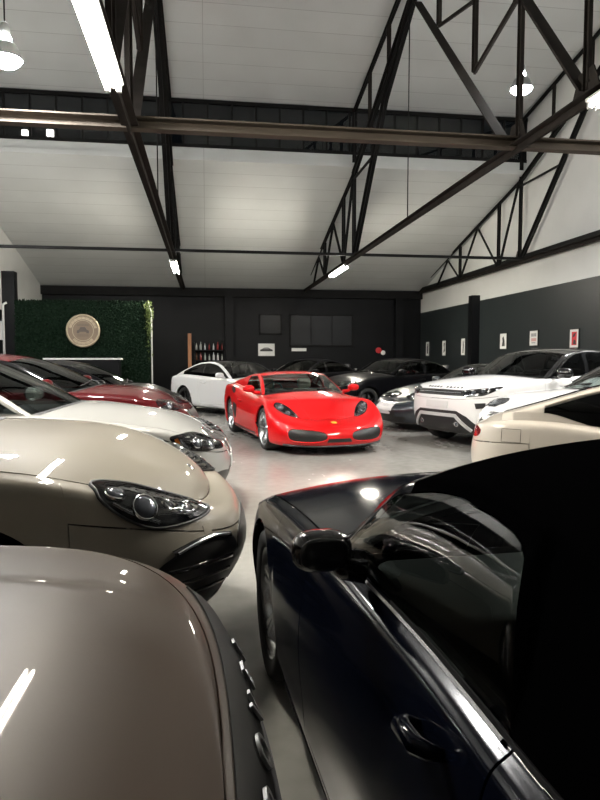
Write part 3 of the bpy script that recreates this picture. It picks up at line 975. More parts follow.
# back wall: dark office windows
def dark_window(n, x0, x1, z0, z1, bars):
    y = YB - .05
    m = MB()
    for a, b, cc, d in ((x0, x1, z0, z0 + .05), (x0, x1, z1 - .05, z1), (x0, x0 + .05, z0, z1), (x1 - .05, x1, z0, z1)): m.box(a, b, y - .03, y + .05, cc, d)
    for k in range(1, bars): m.box(x0 + (x1 - x0) * k / bars - .02, x0 + (x1 - x0) * k / bars + .02, y - .02, y + .05, z0, z1)
    o = struct(m.build('window_%d' % n, M['steel_black'], None, False))
    MB().box(x0, x1, y, y + .02, z0, z1).build('pane', M['night2'], o, False)
dark_window(2, 3.55, 6.3, 1.95, 3.3, 3)
dark_window(3, 2.25, 3.2, 2.45, 3.3, 1)

# ---- framed pictures
M['frame_black'] = plain('black picture frame', (.01, .01, .01), .4)
M['mount'] = plain('white picture mount', (.72, .72, .70), .6)
def pic_mat(name, c0, c1, sc):
    return mat_noisy(name, c0, c1, sc, .5)
def picture(x, y, z, w, h, facing, label, mat, art=None):
    """facing: 'x' hangs on the right wall, 'y' on the back wall, '-x' on the left wall; outlines in art are flat prints on the paper"""
    r = empty('framed_picture', label, 'picture', (x, y, z), {'x': -PI / 2, 'y': 0, '-x': PI / 2}[facing], 'framed pictures on the walls')
    f = MB(); t = .02
    for a, b, cc, d in ((-w / 2, w / 2, -h / 2, -h / 2 + t), (-w / 2, w / 2, h / 2 - t, h / 2), (-w / 2, -w / 2 + t, -h / 2, h / 2), (w / 2 - t, w / 2, -h / 2, h / 2)): f.box(a, b, -.03, 0, cc, d)
    f.build('frame', M['frame_black'], r, False)
    MB().box(-w / 2 + t, w / 2 - t, -.018, -.002, -h / 2 + t, h / 2 - t).build('mount', M['mount'], r, False)
    p = MB()
    if art is None:
        p.box(-w * .24, w * .24, -.022, -.017, -h * .32, h * .32)
        p.build('print', mat, r, False)
    else:
        for poly, mi in art:
            k = len(poly); vs = [(u * w, -.019 - .001 * mi, v * h) for u, v in poly] + [(u * w, -.0175, v * h) for u, v in poly]
            p.add(vs, [tuple(range(k)), tuple(range(2 * k - 1, k - 1, -1))] + [((i + 1) % k, i, k + i, k + (i + 1) % k) for i in range(k)], mi)
        p.build('print', mat, r, False)
sq = lambda a, b, c_, d: [(a, c_), (b, c_), (b, d), (a, d)]
carart = [([(-.36, -.12), (.36, -.12), (.36, .0), (.25, .06), (.1, .16), (-.12, .16), (-.25, .05), (-.36, .0)], 0), ([(-.2, .05), (-.1, .12), (.08, .12), (.18, .05)], 1)]
M['ink'] = plain('black print ink', (.02, .02, .02), .5); M['ink_red'] = plain('red print ink', (.55, .02, .03), .5)
M['ink_grey'] = plain('grey print ink', (.25, .25, .25), .5); M['ink_pink'] = plain('pale pink print ink', (.6, .35, .33), .5)
px = XR - .002
picture(px, 15.25, 1.95, .44, .50, 'x', 'framed picture with a red print, nearest on the right wall', [M['ink_red'], M['ink']], [(sq(-.26, .26, -.34, .34), 0), ([(-.2, .05), (.05, .1), (.2, .3), (-.05, .25)], 1), ([(-.1, -.3), (.2, -.3), (.15, -.1), (-.05, -.05)], 1)])
picture(px, 17.3, 2.02, .5, .46, 'x', 'framed picture with pale lines of print, second from the nearest on the right wall', [M['ink_grey'], M['ink_pink']], [(sq(-.28, -.1, .1, .3), 0), (sq(-.05, .1, .1, .3), 0), (sq(.14, .28, .1, .3), 0), (sq(-.28, .28, -.2, .0), 1), (sq(-.25, .2, -.32, -.26), 0)])
picture(px, 19.2, 1.98, .5, .52, 'x', 'framed picture with a black figure on white, just right of the pilaster', [M['ink'], M['ink_grey']], [([(-.2, -.3), (.1, -.3), (.18, .0), (.02, .3), (-.16, .2), (-.1, 0)], 0), (sq(.1, .24, -.3, -.1), 1)])
picture(px, 22.4, 1.86, .42, .64, 'x', 'tall framed picture with a thin black print, just left of the pilaster', [M['ink']], [([(-.12, -.36), (.06, -.36), (.12, .1), (.04, .36), (-.08, .3)], 0)])
picture(px, 24.3, 1.84, .44, .62, 'x', 'tall framed picture with a leaning dark print, middle of the far three', [M['ink'], M['ink_grey']], [([(-.2, -.3), (.2, -.2), (.1, .1), (.18, .34), (-.1, .3), (0, 0)], 0)])
picture(px, 26.2, 1.84, .44, .62, 'x', 'tall framed picture with a grey print, nearest the back corner', [M['ink_grey'], M['ink']], [(sq(-.22, .22, -.34, .34), 0), (sq(-.1, .1, -.3, .2), 1)])
picture(2.55, YB - .002, 1.80, .74, .56, 'y', 'white picture of a black car on the back wall', [M['ink'], M['ink_grey']], carart)
picture(-6.15, 21.0, 2.3, .5, .62, 'y', 'white picture with a small black print at the left edge', [M['ink']], [([(-.1, -.14), (.16, -.1), (.1, .12), (-.06, .16)], 0)])
sg = MB(); sg.box(3.62, 4.25, YB - .14, YB - .11, 1.74, 1.87)
tag(sg.build('wall_sign', M['mount'], None, False), 'small white strip sign under the dark back window', 'sign')

# ---- hedge panel with the round crest
hx0, hx1, hy, hz = -5.55, -1.72, 20.0, 3.14
hp = empty('hedge_panel', 'dark green artificial hedge wall carrying a round crest', 'hedge wall', ((hx0 + hx1) / 2, hy, 0))
hb = MB(); hb.box(hx0, hx1, hy + .02, hy + .22, 0, hz); b_ = hb.build('backing_board', M['hedge'], None, False)
b_.parent = hp; b_.matrix_parent_inverse = Matrix.Translation(hp.location).inverted()
lf = MB(); rnd = random.Random(3)
def leaf(p, nrm, s):
    u = nrm.orthogonal().normalized(); u = Matrix.Rotation(rnd.uniform(0, 6.28), 3, nrm) @ u; v = nrm.cross(u)
    t = Matrix.Rotation(rnd.uniform(-.9, .9), 3, u); v = t @ v; k = t @ nrm
    lf.add([p, p + u * s * .3 + v * s * .5, p + v * s + k * s * .2, p - u * s * .3 + v * s * .5], [(0, 1, 2, 3)])
for i in range(9000):
    leaf(Vector((rnd.uniform(hx0, hx1), hy + rnd.uniform(-.03, .02), rnd.uniform(.7, hz))), Vector((0, -1, 0)), rnd.uniform(.05, .10))
for i in range(900):
    leaf(Vector((rnd.uniform(hx0, hx1), hy + rnd.uniform(0, .2), hz - .02)), Vector((0, 0, 1)), rnd.uniform(.06, .11))
for i in range(900):
    leaf(Vector((hx1 - .01, hy + rnd.uniform(0, .2), rnd.uniform(.5, hz))), Vector((1, 0, 0)), rnd.uniform(.06, .12))
l_ = lf.build('leaves', M['hedge'], None, False); l_['kind'] = 'stuff'; l_.parent = hp; l_.matrix_parent_inverse = Matrix.Translation(hp.location).inverted()
M['ivy'] = mat_noisy('pale green ivy leaf', (.035, .06, .012), (.08, .11, .025), 20, .6)
lf = MB()
for i in range(420): leaf(Vector((hx1 + rnd.gauss(.02, .05), hy - .05 + rnd.gauss(0, .05), hz - abs(rnd.gauss(0, .55)))), Vector((1, -1, 0)).normalized(), rnd.uniform(.05, .1))
l_ = lf.build('hanging_ivy', M['ivy'], None, False); l_.parent = hp; l_.matrix_parent_inverse = Matrix.Translation(hp.location).inverted()
po = MB(); po.tube([(hx1 + .1, hy - .04, 0), (hx1 + .1, hy - .04, hz - .35), (hx1 + .02, hy - .06, hz + .02)], .022, 8)
tag(po.build('pole', M['fitting']), 'thin pale pole at the right end of the hedge wall', 'pole')
# crest
M['brass'] = plain('pale brass', (.36, .30, .21), .45, .6); M['crest_wood'] = plain('bronze crest plate', (.17, .125, .085), .5, .3)
M['crest_dark'] = plain('dark crest lines', (.06, .045, .035), .5)
cp = empty('round_crest', 'round brass crest with a small car mounted on the hedge wall', 'crest', (-3.60, hy - .12, 2.26)); cp.scale = (.87, 1, .87)
TX90 = Matrix.Rotation(PI / 2, 4, 'X')
MB().lathe([(0, 0), (.50, 0), (.50, .06), (0, .06)], 56, TX90).build('plate', M['crest_wood'], cp, False)
MB().lathe([(.50, -.02), (.56, -.02), (.57, .04), (.55, .08), (.50, .085), (.49, .05)], 56, TX90).build('rim', M['brass'], cp)
MB().lathe([(.33, .055), (.345, .07), (.36, .055)], 48, TX90).build('inner_ring', M['brass'], cp)
tks = {1: MB(), -1: MB()}
for k in range(26):
    a = PI * (.08 + .84 * k / 25)
    for sgn in (1, -1):
        if sgn < 0 and not 4 < k < 21: continue
        wd = .014 if k % 3 else .022
        T = Matrix.Rotation(-(a - PI / 2) if sgn > 0 else (a - PI / 2), 4, 'Y')
        tks[sgn].box(-wd, wd, -.075, -.055, sgn * .43 - .045, sgn * .43 + .045, mat=T)
for sgn in (1, -1): tks[sgn].build('lettering_arc', M['brass'], cp, False)
ck = MB()
def ext(poly, y0, y1):
    k = len(poly); ck.add([(a, y0, b) for a, b in poly] + [(a, y1, b) for a, b in poly], [tuple(range(k)), tuple(range(2 * k - 1, k - 1, -1))] + [((i + 1) % k, i, k + i, k + (i + 1) % k) for i in range(k)])
ext([(-.2, -.09), (-.2, .0), (-.13, .03), (-.08, .12), (.08, .12), (.13, .03), (.2, .0), (.2, -.09), (.12, -.09), (.11, -.04), (-.11, -.04), (-.12, -.09)], -.075, -.055)
for zz in (.17, .21, -.15, -.19): ck.box(-.2, .2, -.068, -.055, zz, zz + .012)
ck.build('car_emblem', M['crest_dark'], cp, False)

# low dark counter in front of the hedge, the bar shelf with bottles and its wooden post
ct = MB(); ct.box(-4.55, -2.5, 19.2, 19.7, 0, 1.40); cto = ct.build('counter', M['charcoal'], None, False); tag(cto, 'dark counter with a pale top edge in front of the hedge wall', 'counter')
MB().box(-4.6, -2.45, 19.15, 19.72, 1.40, 1.45).build('counter_top', M['fitting'], cto, False)
pw = MB(); pw.box(-.72, -.58, 26.6, 26.72, 0, 2.45); tag(pw.build('wooden_post', M['wood'], None, False), 'orange wooden post standing left of the bottle shelf', 'post')
sh = empty('bar_shelf', 'dark shelf full of bottles beside the wooden post', 'shelf', (.15, 26.9, 0))
for zz in (1.32, 1.75): MB().box(-.62, .62, -.18, .2, zz, zz + .04).build('shelf_board', M['charcoal'], sh, False)
for xx in (-.62, .6): MB().box(xx, xx + .03, -.18, .2, 0, 2.1).build('side_panel', M['charcoal'], sh, False)
bcol = [('bottle_red', (.18, .02, .02)), ('bottle_clear', (.35, .36, .34)), ('bottle_brown', (.08, .03, .015)), ('bottle_silver', (.5, .5, .52))]
for nme, cc in bcol: M[nme] = plain(nme.replace('_', ' ') + ' glass', cc, .15, coat=1)
bl = ['dark red', 'clear', 'brown', 'silver']
def bottle(x, y, z, k, s):
    b = MB().lathe([(0, 0), (.04, 0), (.042, .02), (.042, .16), (.03, .2), (.014, .23), (.014, .29), (0, .29)], 14).build('bottle', M[bcol[k][0]])
    b.location = (x, y, z); b.scale = (s, s, s)
    return b
rnd2 = random.Random(5)
ordn = ['first', 'second', 'third', 'fourth', 'fifth', 'sixth', 'seventh']
for row, zz in enumerate((1.36, 1.79)):
    for i in range(7):
        k = rnd2.randrange(4); o = bottle(-.38 + i * .175, 26.86, zz, k, rnd2.uniform(.85, 1.15))
        tag(o, '%s bottle, %s from the left on the %s board of the bar shelf' % (bl[k], ordn[i], ('lower', 'upper')[row]), 'bottle', 'bottles on the bar shelf')

M['wall_red'] = plain('red enamel', (.5, .01, .015), .4)
wo = empty('wall_ornament', 'small red and white round ornament high on the back wall above the black car', 'ornament', (7.55, YB, 1.72))
MB().lathe([(0, 0), (.13, 0), (.13, .03), (0, .04)], 24, Matrix.Translation((-.10, -.02, .06)) @ TX90).build('red_disc', M['wall_red'], wo, False)
MB().lathe([(0, 0), (.10, 0), (.10, .03), (0, .04)], 24, Matrix.Translation((.10, -.02, -.04)) @ TX90).build('white_disc', M['mount'], wo, False)

# yard lamps seen through the clerestory, standing on the lower roof outside
for x, z, r, lab in ((-4.77, 7.51, .08, 'yard lamp glowing behind the clerestory glass, leftmost of the pair'), (-4.12, 7.54, .09, 'yard lamp glowing behind the clerestory glass, right one of the pair')):
    zr = Z_EAVE + (Z_LOW + .03 - Z_EAVE) * (YB - 18.6) / (YB - YS + .12) + .2
    o = empty('yard_lamp', lab, 'lamp', (x, 18.6, zr), 0, 'yard lamps behind the clerestory')
    MB().tube([(0, 0, 0), (0, 0, z - zr - r * .8)], .02, 8).build('stem', M['steel_black'], o)
    MB().rbox(-r, r, -.05, .05, z - zr - r, z - zr + r, .02).build('lamp_head', M['outlamp'], o)
# ------------------------------------------------------------------ the cars
P = {}
P['taupe'] = paint('taupe metallic paint', (.040, .026, .017), .0, .4, .19, .10)
P['beige'] = paint('beige paint', (.31, .28, .23), .0, .5, .8, .12)
P['silver'] = paint('silver white paint', (.31, .31, .30), .1, .4, .9, .2)
P['dkred'] = paint('dark red paint', (.06, .0015, .003), .0, .4, .7, .08)
P['black'] = paint('black paint', (.003, .003, .004), .0, .3, .2, .1)
P['white'] = paint('white paint', (.74, .74, .74), 0, .35)
P['red'] = paint('bright red paint', (.56, .004, .006), .0, .4, .9, .1)
P['grey'] = paint('dark grey blue paint', (.018, .024, .032), .3, .3)
P['cream'] = paint('cream paint', (.47, .43, .375), .0, .4, .9, .2)
P['navy'] = paint('navy paint', (.002, .003, .0075), .0, .11, .06, .10)

def rg(**k):
    """ring table with replaced nose insets / tail insets"""
    R = [list(r) for r in RINGS]
    for key, i in (('side', 1), ('nose', 2), ('tail', 3)):
        if key in k:
            for a, v in enumerate(k[key]): R[a][i] = v
    return [tuple(r) for r in R]
LEFT, RIGHT = 'cars parked in the left row', 'cars parked in the right row'

# 1 -- taupe car whose bonnet fills the lower left
h = 2.42
taupe = Car(dict(name='car', label='taupe brown car whose bonnet fills the bottom left corner', group=LEFT, pos=(.10 - h, .67), az=90,
    L=2 * h, W=2.0, H=1.78, wb=2.92, fo=.88, tr=.38, ar=.44, clear=.24, res=2, paint=P['taupe'], sculpt=lambda s, p, cap, r: (p + Vector((0, 0, .014 * smooth01((.60 - abs(p.y)) / .05) * smooth01((s.h - .10 - p.x) / .3)))) if cap and p.x > .8 else p, af=.60, nf=3.0, arr=.45, nr=3,
    zs=[(h, .965), (2.2, .985), (1.54, 1.02), (.9, 1.05), (0, 1.10), (-1.5, 1.16), (-h, 1.1)], dz=[(-h, .0), (-2.2, .03), (.9, .05), (1.6, .045), (2.2, .03), (2.3, .02), (h, 0)],
    rings=rg(side=[.14, .05, .012, 0, .012, .03, .085], nose=[.22, .08, .02, 0, .012, .035, .085]), cpow=3.0,
    deck=-2.3, doors=[(.85, -.25), (-.27, -1.2)],
    gh=dict(xa=.80, xb=.05, xc=-1.75, xd=-2.25, top=1.78, bow=.22, prof=[(.80, 1.08), (.42, 1.41), (.05, 1.69), (-.5, 1.78), (-1.2, 1.76), (-1.75, 1.70), (-2.25, 1.18)], tum=.30, dlo=(-2.0, .80), pillars=[(-.22, -.32), (-1.25, -1.33)], glass=M['glass_dark']),
    spokes=5))

# 2 -- beige car behind it
h = 2.42
beige = Car(dict(name='car', label='beige car with long swept headlight, second from the front in the left row', group=LEFT, pos=(.21 - h * .9994, 3.54 + h * .0349), az=92,
    L=2 * h, W=1.94, H=1.69, wb=2.9, fo=1.15, tr=.375, ar=.43, clear=.21, res=2, paint=P['beige'], af=.85, nf=2.4, arr=.5,
    zs=[(h, .72), (2.25, .80), (2.0, .89), (1.52, .98), (.9, 1.03), (0, 1.06), (-1.5, 1.12), (-h, 1.05)], dz=[(-h, 0), (-2.2, .03), (.9, .07), (1.6, .09), (2.0, .095), (2.15, .075), (2.22, .04), (h, 0)],
    rings=rg(nose=[.30, .16, .05, 0, .03, .09, .20], side=[.14, .05, .012, 0, .015, .04, .11]), cpow=3.3,
    deck=-2.3, doors=[(.85, -.25), (-.27, -1.2)],
    gh=dict(xa=.80, xb=.0, xc=-1.6, xd=-2.25, top=1.69, bow=.22, prof=[(.80, 1.07), (.4, 1.38), (.0, 1.62), (-.5, 1.69), (-1.1, 1.67), (-1.6, 1.60), (-2.25, 1.14)], tum=.34, dlo=(-1.95, .80), pillars=[(-.22, -.32), (-1.25, -1.33)], glass=M['glass_dark']),
    spokes=5, spw=.05))

# 3 -- silver white saloon
h = 2.42
silver = Car(dict(name='car', label='silver white saloon with dark windscreen, third from the front in the left row', group=LEFT, pos=(.24 - h, 6.32 + h * .035), az=92,
    L=2 * h, W=1.88, H=1.49, wb=2.88, fo=.86, tr=.34, ar=.385, clear=.17, res=1.4, paint=P['silver'], af=.62, nf=2.8, arr=.5,
    zs=[(h, .70), (2.2, .78), (1.9, .85), (1.56, .89), (.9, .96), (0, .98), (-1.5, 1.02), (-h, .98)], dz=[(-h, 0), (-2.2, .03), (.9, .07), (1.6, .07), (2.1, .04), (h, 0)],
    rings=rg(nose=[.26, .12, .03, 0, .03, .08, .17]),
    deck=-1.75, doors=[(.80, -.25), (-.27, -1.2)],
    gh=dict(xa=.75, xb=-.05, xc=-1.05, xd=-1.75, top=1.49, bow=.22, prof=[(.75, 1.03), (.35, 1.27), (-.05, 1.44), (-.5, 1.49), (-1.05, 1.43), (-1.75, 1.06)], tum=.38, dlo=(-1.55, .75), pillars=[(-.20, -.30)], glass=M['glass']),
    spokes=7))

# 4 -- dark red
h = 2.2
dkred = Car(dict(name='car', label='dark red car, fourth in the left row behind the silver saloon', group=LEFT, pos=(-.10 - h * .998, 9.05 + h * .07), az=94,
    L=2 * h, W=1.8, H=1.51, wb=2.6, fo=.86, tr=.32, ar=.365, clear=.17, paint=P['dkred'], af=.8, nf=2.5, arr=.45,
    zs=[(h, .80), (2.0, .90), (1.34, .98), (.7, 1.01), (0, 1.02), (-1.3, 1.05), (-h, 1.0)], dz=[(-h, 0), (-2.0, .03), (.8, .07), (1.4, .07), (1.9, .04), (h, 0)],
    rings=rg(nose=[.30, .14, .04, 0, .05, .14, .30]),
    deck=-2.05, doors=[(.68, -.35), (-.37, -1.2)],
    gh=dict(xa=.62, xb=-.15, xc=-1.45, xd=-2.0, top=1.51, bow=.22, prof=[(.62, 1.08), (.25, 1.28), (-.15, 1.45), (-.6, 1.51), (-1.45, 1.42), (-2.0, 1.04)], tum=.36, dlo=(-1.75, .62), pillars=[(-.32, -.42)], glass=M['glass']), spokes=10, mats={'roof_frame': M['black_gloss']}))

# 5 -- black saloon before the hedge
h = 2.02
black5 = Car(dict(name='car', label='black saloon standing before the hedge wall at the end of the left row', group=LEFT, pos=(-.20 - h, 11.7), az=90,
    L=2 * h, W=1.8, H=1.42, wb=2.5, fo=.80, tr=.32, ar=.365, clear=.16, paint=P['black'], af=.7, nf=2.5,
    zs=[(h, .66), (1.85, .76), (1.5, .86), (.9, .93), (0, .95), (-1.5, .98), (-h, .95)], dz=[(-h, 0), (-2.2, .03), (.9, .07), (1.6, .07), (2.1, .04), (h, 0)],
    deck=-1.7, doors=[(.75, -.25), (-.27, -1.2)],
    gh=dict(xa=.75, xb=-.05, xc=-.95, xd=-1.7, top=1.42, bow=.2, prof=[(.75, .99), (.35, 1.22), (-.05, 1.37), (-.45, 1.42), (-.95, 1.37), (-1.7, 1.03)], tum=.38, dlo=(-1.5, .75), pillars=[(-.2, -.3)], glass=M['glass']), spokes=5))

# 6 -- white coupe behind the red car
h = 2.34
coupe = Car(dict(name='car', label='white two door coupe standing behind the red sports car on its left', pos=(.86, 16.9), az=146,
    L=2 * h, W=1.81, H=1.40, wb=2.84, fo=.80, tr=.34, ar=.385, clear=.16, paint=P['white'], af=.75, nf=2.6, arr=.6, nr=2.4,
    zs=[(h, .66), (2.1, .76), (1.5, .86), (.9, .92), (0, .94), (-1.4, .99), (-2.0, .97), (-h, .90)], dz=[(-h, 0), (-2.1, .04), (.9, .07), (1.6, .07), (2.1, .04), (h, 0)],
    deck=-1.75, doors=[(.75, -.55)],
    gh=dict(xa=.72, xb=-.05, xc=-.75, xd=-1.85, top=1.40, bow=.2, prof=[(.72, .99), (.35, 1.21), (-.05, 1.36), (-.4, 1.40), (-.75, 1.38), (-1.3, 1.24), (-1.85, 1.03)], tum=.42, dlo=(-1.45, .72), pillars=[(-.50, -.56)], glass=M['glass_dark'], wglass=M['glass']), rear_seats=False, spokes=5, rim_mat=M['dark_alloy'],
    mats={'roof': M['black_gloss']}))

# 7 -- the red sports car
h = 2.255
red = Car(dict(name='sports_car', label='bright red low sports car in the middle of the floor', cat='car', pos=(1.60, 11.45), az=171,
    L=2 * h, W=1.92, H=1.215, wb=2.6, fo=1.0, tr=.335, ar=.375, rim_r=.265, clear=.12, res=1.6, paint=P['red'], af=.9, nf=2.7, arr=.5, nr=2.8,
    zs=[(h, .50), (2.1, .57), (1.75, .69), (1.255, .785), (.8, .80), (.3, .82), (-.3, .86), (-.9, .93), (-1.345, .96), (-1.9, .94), (-h, .90)],
    dz=[(-h, 0), (-1.9, .02), (-1.2, .06), (-.5, .09), (.5, .09), (.9, .055), (1.3, .02), (1.8, .03), (2.1, .02), (h, 0)],
    hip=[(1.3, 0), (.5, .04), (-.4, .05), (-1.2, -.02), (-1.6, -.02), (-2, 0)],
    rings=rg(nose=[.16, .05, .0, .02, .12, .30, .52], side=[.14, .04, .01, 0, .02, .06, .15]), cpow=2.2,
    deck=-1.45, doors=[(.62, -.55)], xs=[-.75],
    gh=dict(xa=.50, xb=-.12, xc=-.50, xd=-1.5, top=1.215, bow=.34, rbow=.05, tp=.05, prof=[(.50, .90), (.2, 1.06), (-.12, 1.17), (-.3, 1.21), (-.5, 1.205), (-.95, 1.11), (-1.5, 1.01)], crown=[(-1.5, .03), (-.5, .05), (-.12, .05), (.5, .07)], tum=.46, dlo=(-.62, .50), lo=lambda x: .015, glass=M['glass_clear']),
    seat=M['leather_tan'], rear_seats=False, seat_x=-.5, spokes=5, twin=True, tw=.26))

# 8 -- black car with a silver window trim, far middle
h = 2.4
black8 = Car(dict(name='car', label='black saloon with silver window trim against the back wall, behind the red sports car', pos=(3.35, 21.8), az=232,
    L=2 * h, W=1.86, H=1.43, wb=2.9, fo=.86, tr=.34, ar=.385, clear=.16, paint=P['black'], af=.8, nf=2.5,
    zs=[(h, .66), (2.1, .76), (1.5, .86), (.9, .93), (0, .95), (-1.5, .98), (-h, .95)], dz=[(-h, 0), (-2.2, .03), (.9, .07), (1.6, .07), (2.1, .04), (h, 0)],
    deck=-1.75, doors=[(.75, -.25), (-.27, -1.2)],
    gh=dict(xa=.75, xb=-.05, xc=-.95, xd=-1.85, top=1.43, bow=.2, prof=[(.75, .99), (.35, 1.22), (-.05, 1.38), (-.45, 1.43), (-.95, 1.37), (-1.85, 1.03)], tum=.38, dlo=(-1.5, .75), pillars=[(-.2, -.3)], glass=M['glass_dark'], wglass=M['glass']), spokes=5, rim_mat=M['dark_alloy']))

# 9 -- black car with a silver windscreen pillar
h = 2.35
black9 = Car(dict(name='car', label='black car with a silver windscreen pillar, farthest in the right row', group=RIGHT, pos=(5.15, 17.5), az=246,
    L=2 * h, W=1.86, H=1.45, wb=2.75, fo=.86, tr=.34, ar=.385, clear=.16, paint=P['black'], af=.8, nf=2.5,
    zs=[(h, .70), (2.1, .80), (1.5, .92), (.9, .98), (0, 1.0), (-1.5, 1.02), (-h, .98)], dz=[(-h, 0), (-2.2, .03), (.9, .07), (1.6, .07), (2.1, .04), (h, 0)],
    deck=-1.75, doors=[(.70, -.55)],
    gh=dict(xa=.68, xb=.05, xc=-.9, xd=-1.7, top=1.45, bow=.18, prof=[(.68, 1.05), (.35, 1.25), (.05, 1.40), (-.45, 1.45), (-.9, 1.40), (-1.7, 1.06)], tum=.34, dlo=(-1.4, .68), pillars=[(-.5, -.6)], glass=M['glass']), spokes=5, rim_mat=M['dark_alloy']))

# 10 -- low dark grey coupe
h = 2.3
grey = Car(dict(name='car', label='low dark grey coupe with a white number plate, left of the tall white car', group=RIGHT, pos=(5.75, 13.1), az=256,
    L=2 * h, W=1.92, H=1.35, wb=2.72, fo=.90, tr=.35, ar=.39, clear=.14, paint=P['grey'], af=.95, nf=2.3,
    zs=[(h, .60), (2.0, .70), (1.4, .82), (.8, .88), (0, .90), (-1.3, .96), (-h, .90)], dz=[(-h, 0), (-2.0, .03), (.8, .08), (1.5, .06), (2.0, .03), (h, 0)],
    rings=rg(nose=[.24, .1, .03, 0, .08, .2, .4]),
    deck=-1.75, doors=[(.58, -.65)],
    gh=dict(xa=.55, xb=-.2, xc=-.75, xd=-1.85, top=1.35, bow=.22, prof=[(.55, .95), (.2, 1.17), (-.2, 1.32), (-.45, 1.35), (-.75, 1.33), (-1.3, 1.2), (-1.85, .98)], tum=.42, dlo=(-1.3, .55), pillars=[(-.6, -.66)], glass=M['glass']), spokes=5, rim_mat=M['dark_alloy']))

# 11 -- tall white car with black roof
h = 2.18
evo = Car(dict(name='car', label='tall white car with a black roof and raised bonnet lettering', group=RIGHT, pos=(5.80, 10.80), az=250,
    L=2 * h, W=1.9, H=1.635, wb=2.66, fo=.86, tr=.365, ar=.42, clear=.24, res=1.4, paint=P['white'], af=.60, nf=3.0, arr=.5,
    zs=[(h, .94), (2.0, .985), (1.32, 1.06), (.7, 1.10), (0, 1.13), (-1, 1.19), (-1.8, 1.24), (-h, 1.2)], dz=[(-h, 0), (-2, .03), (.7, .06), (1.4, .06), (1.9, .035), (h, 0)],
    rings=rg(nose=[.16, .07, .01, 0, .015, .05, .12], side=[.14, .05, .01, 0, .015, .035, .09]),
    deck=-2.1, doors=[(.72, -.40), (-.42, -1.25)],
    gh=dict(xa=.68, xb=-.02, xc=-1.6, xd=-2.08, top=1.635, bow=.24, prof=[(.68, 1.13), (.32, 1.37), (-.02, 1.56), (-.5, 1.635), (-1.1, 1.61), (-1.6, 1.55), (-2.08, 1.26)], tum=.33, dlo=(-1.9, .68), pillars=[(-.36, -.46), (-1.3, -1.38)], glass=M['glass_dark'], wglass=M['glass']), spokes=5,
    mats={'roof': M['black_gloss'], 'roof_frame': M['black_gloss']}))

# 12 -- white car between them
h = 2.3
white12 = Car(dict(name='car', label='white car with a greenish windscreen, between the tall white car and the cream coupe', group=RIGHT, pos=(5.92, 8.0), az=266,
    L=2 * h, W=1.86, H=1.46, wb=2.7, fo=.88, tr=.34, ar=.385, clear=.16, paint=P['white'], af=.85, nf=2.4,
    zs=[(h, .68), (2.1, .78), (1.7, .90), (1.42, .95), (.9, .98), (0, 1.0), (-1.3, 1.04), (-h, .98)], dz=[(-h, 0), (-2.0, .03), (.8, .05), (1.4, .02), (1.9, .02), (h, 0)],
    deck=-1.9, doors=[(.78, -.35)],
    gh=dict(xa=.75, xb=.05, xc=-1.0, xd=-1.9, top=1.46, bow=.22, prof=[(.75, 1.03), (.4, 1.25), (.05, 1.41), (-.4, 1.46), (-1.0, 1.40), (-1.9, 1.06)], tum=.38, dlo=(-1.5, .75), pillars=[(-.3, -.4)], glass=M['glass_clear']), spokes=5))

# 13 -- cream fastback coupe seen from behind
h = 2.35
cream = Car(dict(name='car', label='cream fastback coupe turned away, just behind the black soft top', group=RIGHT, pos=(4.56, 4.60), az=130,
    L=2 * h, W=1.92, H=1.37, wb=2.75, fo=.90, tr=.345, ar=.39, clear=.15, res=1.4, paint=P['cream'], af=.85, nf=2.4, arr=.55, nr=2.6,
    zs=[(h, .62), (2.0, .74), (1.45, .82), (.8, .83), (0, .83), (-.6, .85), (-1.1, .88), (-1.6, .92), (-2.0, .91), (-h, .87)], dz=[(-h, 0), (-2.1, .04), (.8, .07), (1.5, .05), (2.0, .03), (h, 0)],
    rings=rg(tail=[.22, .10, .03, 0, .02, .05, .12]),
    deck=-1.85, doors=[(.80, -.95)],
    gh=dict(xa=.75, xb=.0, xc=-.65, xd=-1.95, top=1.37, bow=.2, tp=.34, prof=[(.75, .93), (.4, 1.15), (.0, 1.33), (-.3, 1.37), (-.65, 1.34), (-1.2, 1.21), (-1.65, 1.06), (-1.95, .965)], crown=[(-1.95, .012), (-1.2, .015), (-.65, .03), (0, .05), (.75, .07)], tum=.42, dlo=(-1.60, .75), lo=lambda x: .01 + .06 * smooth01((-1.2 - x) / .4), pillars=[(-.92, -.95)], glass=M['glass_dark'], wglass=M['glass']), rear_seats=False, spokes=5))

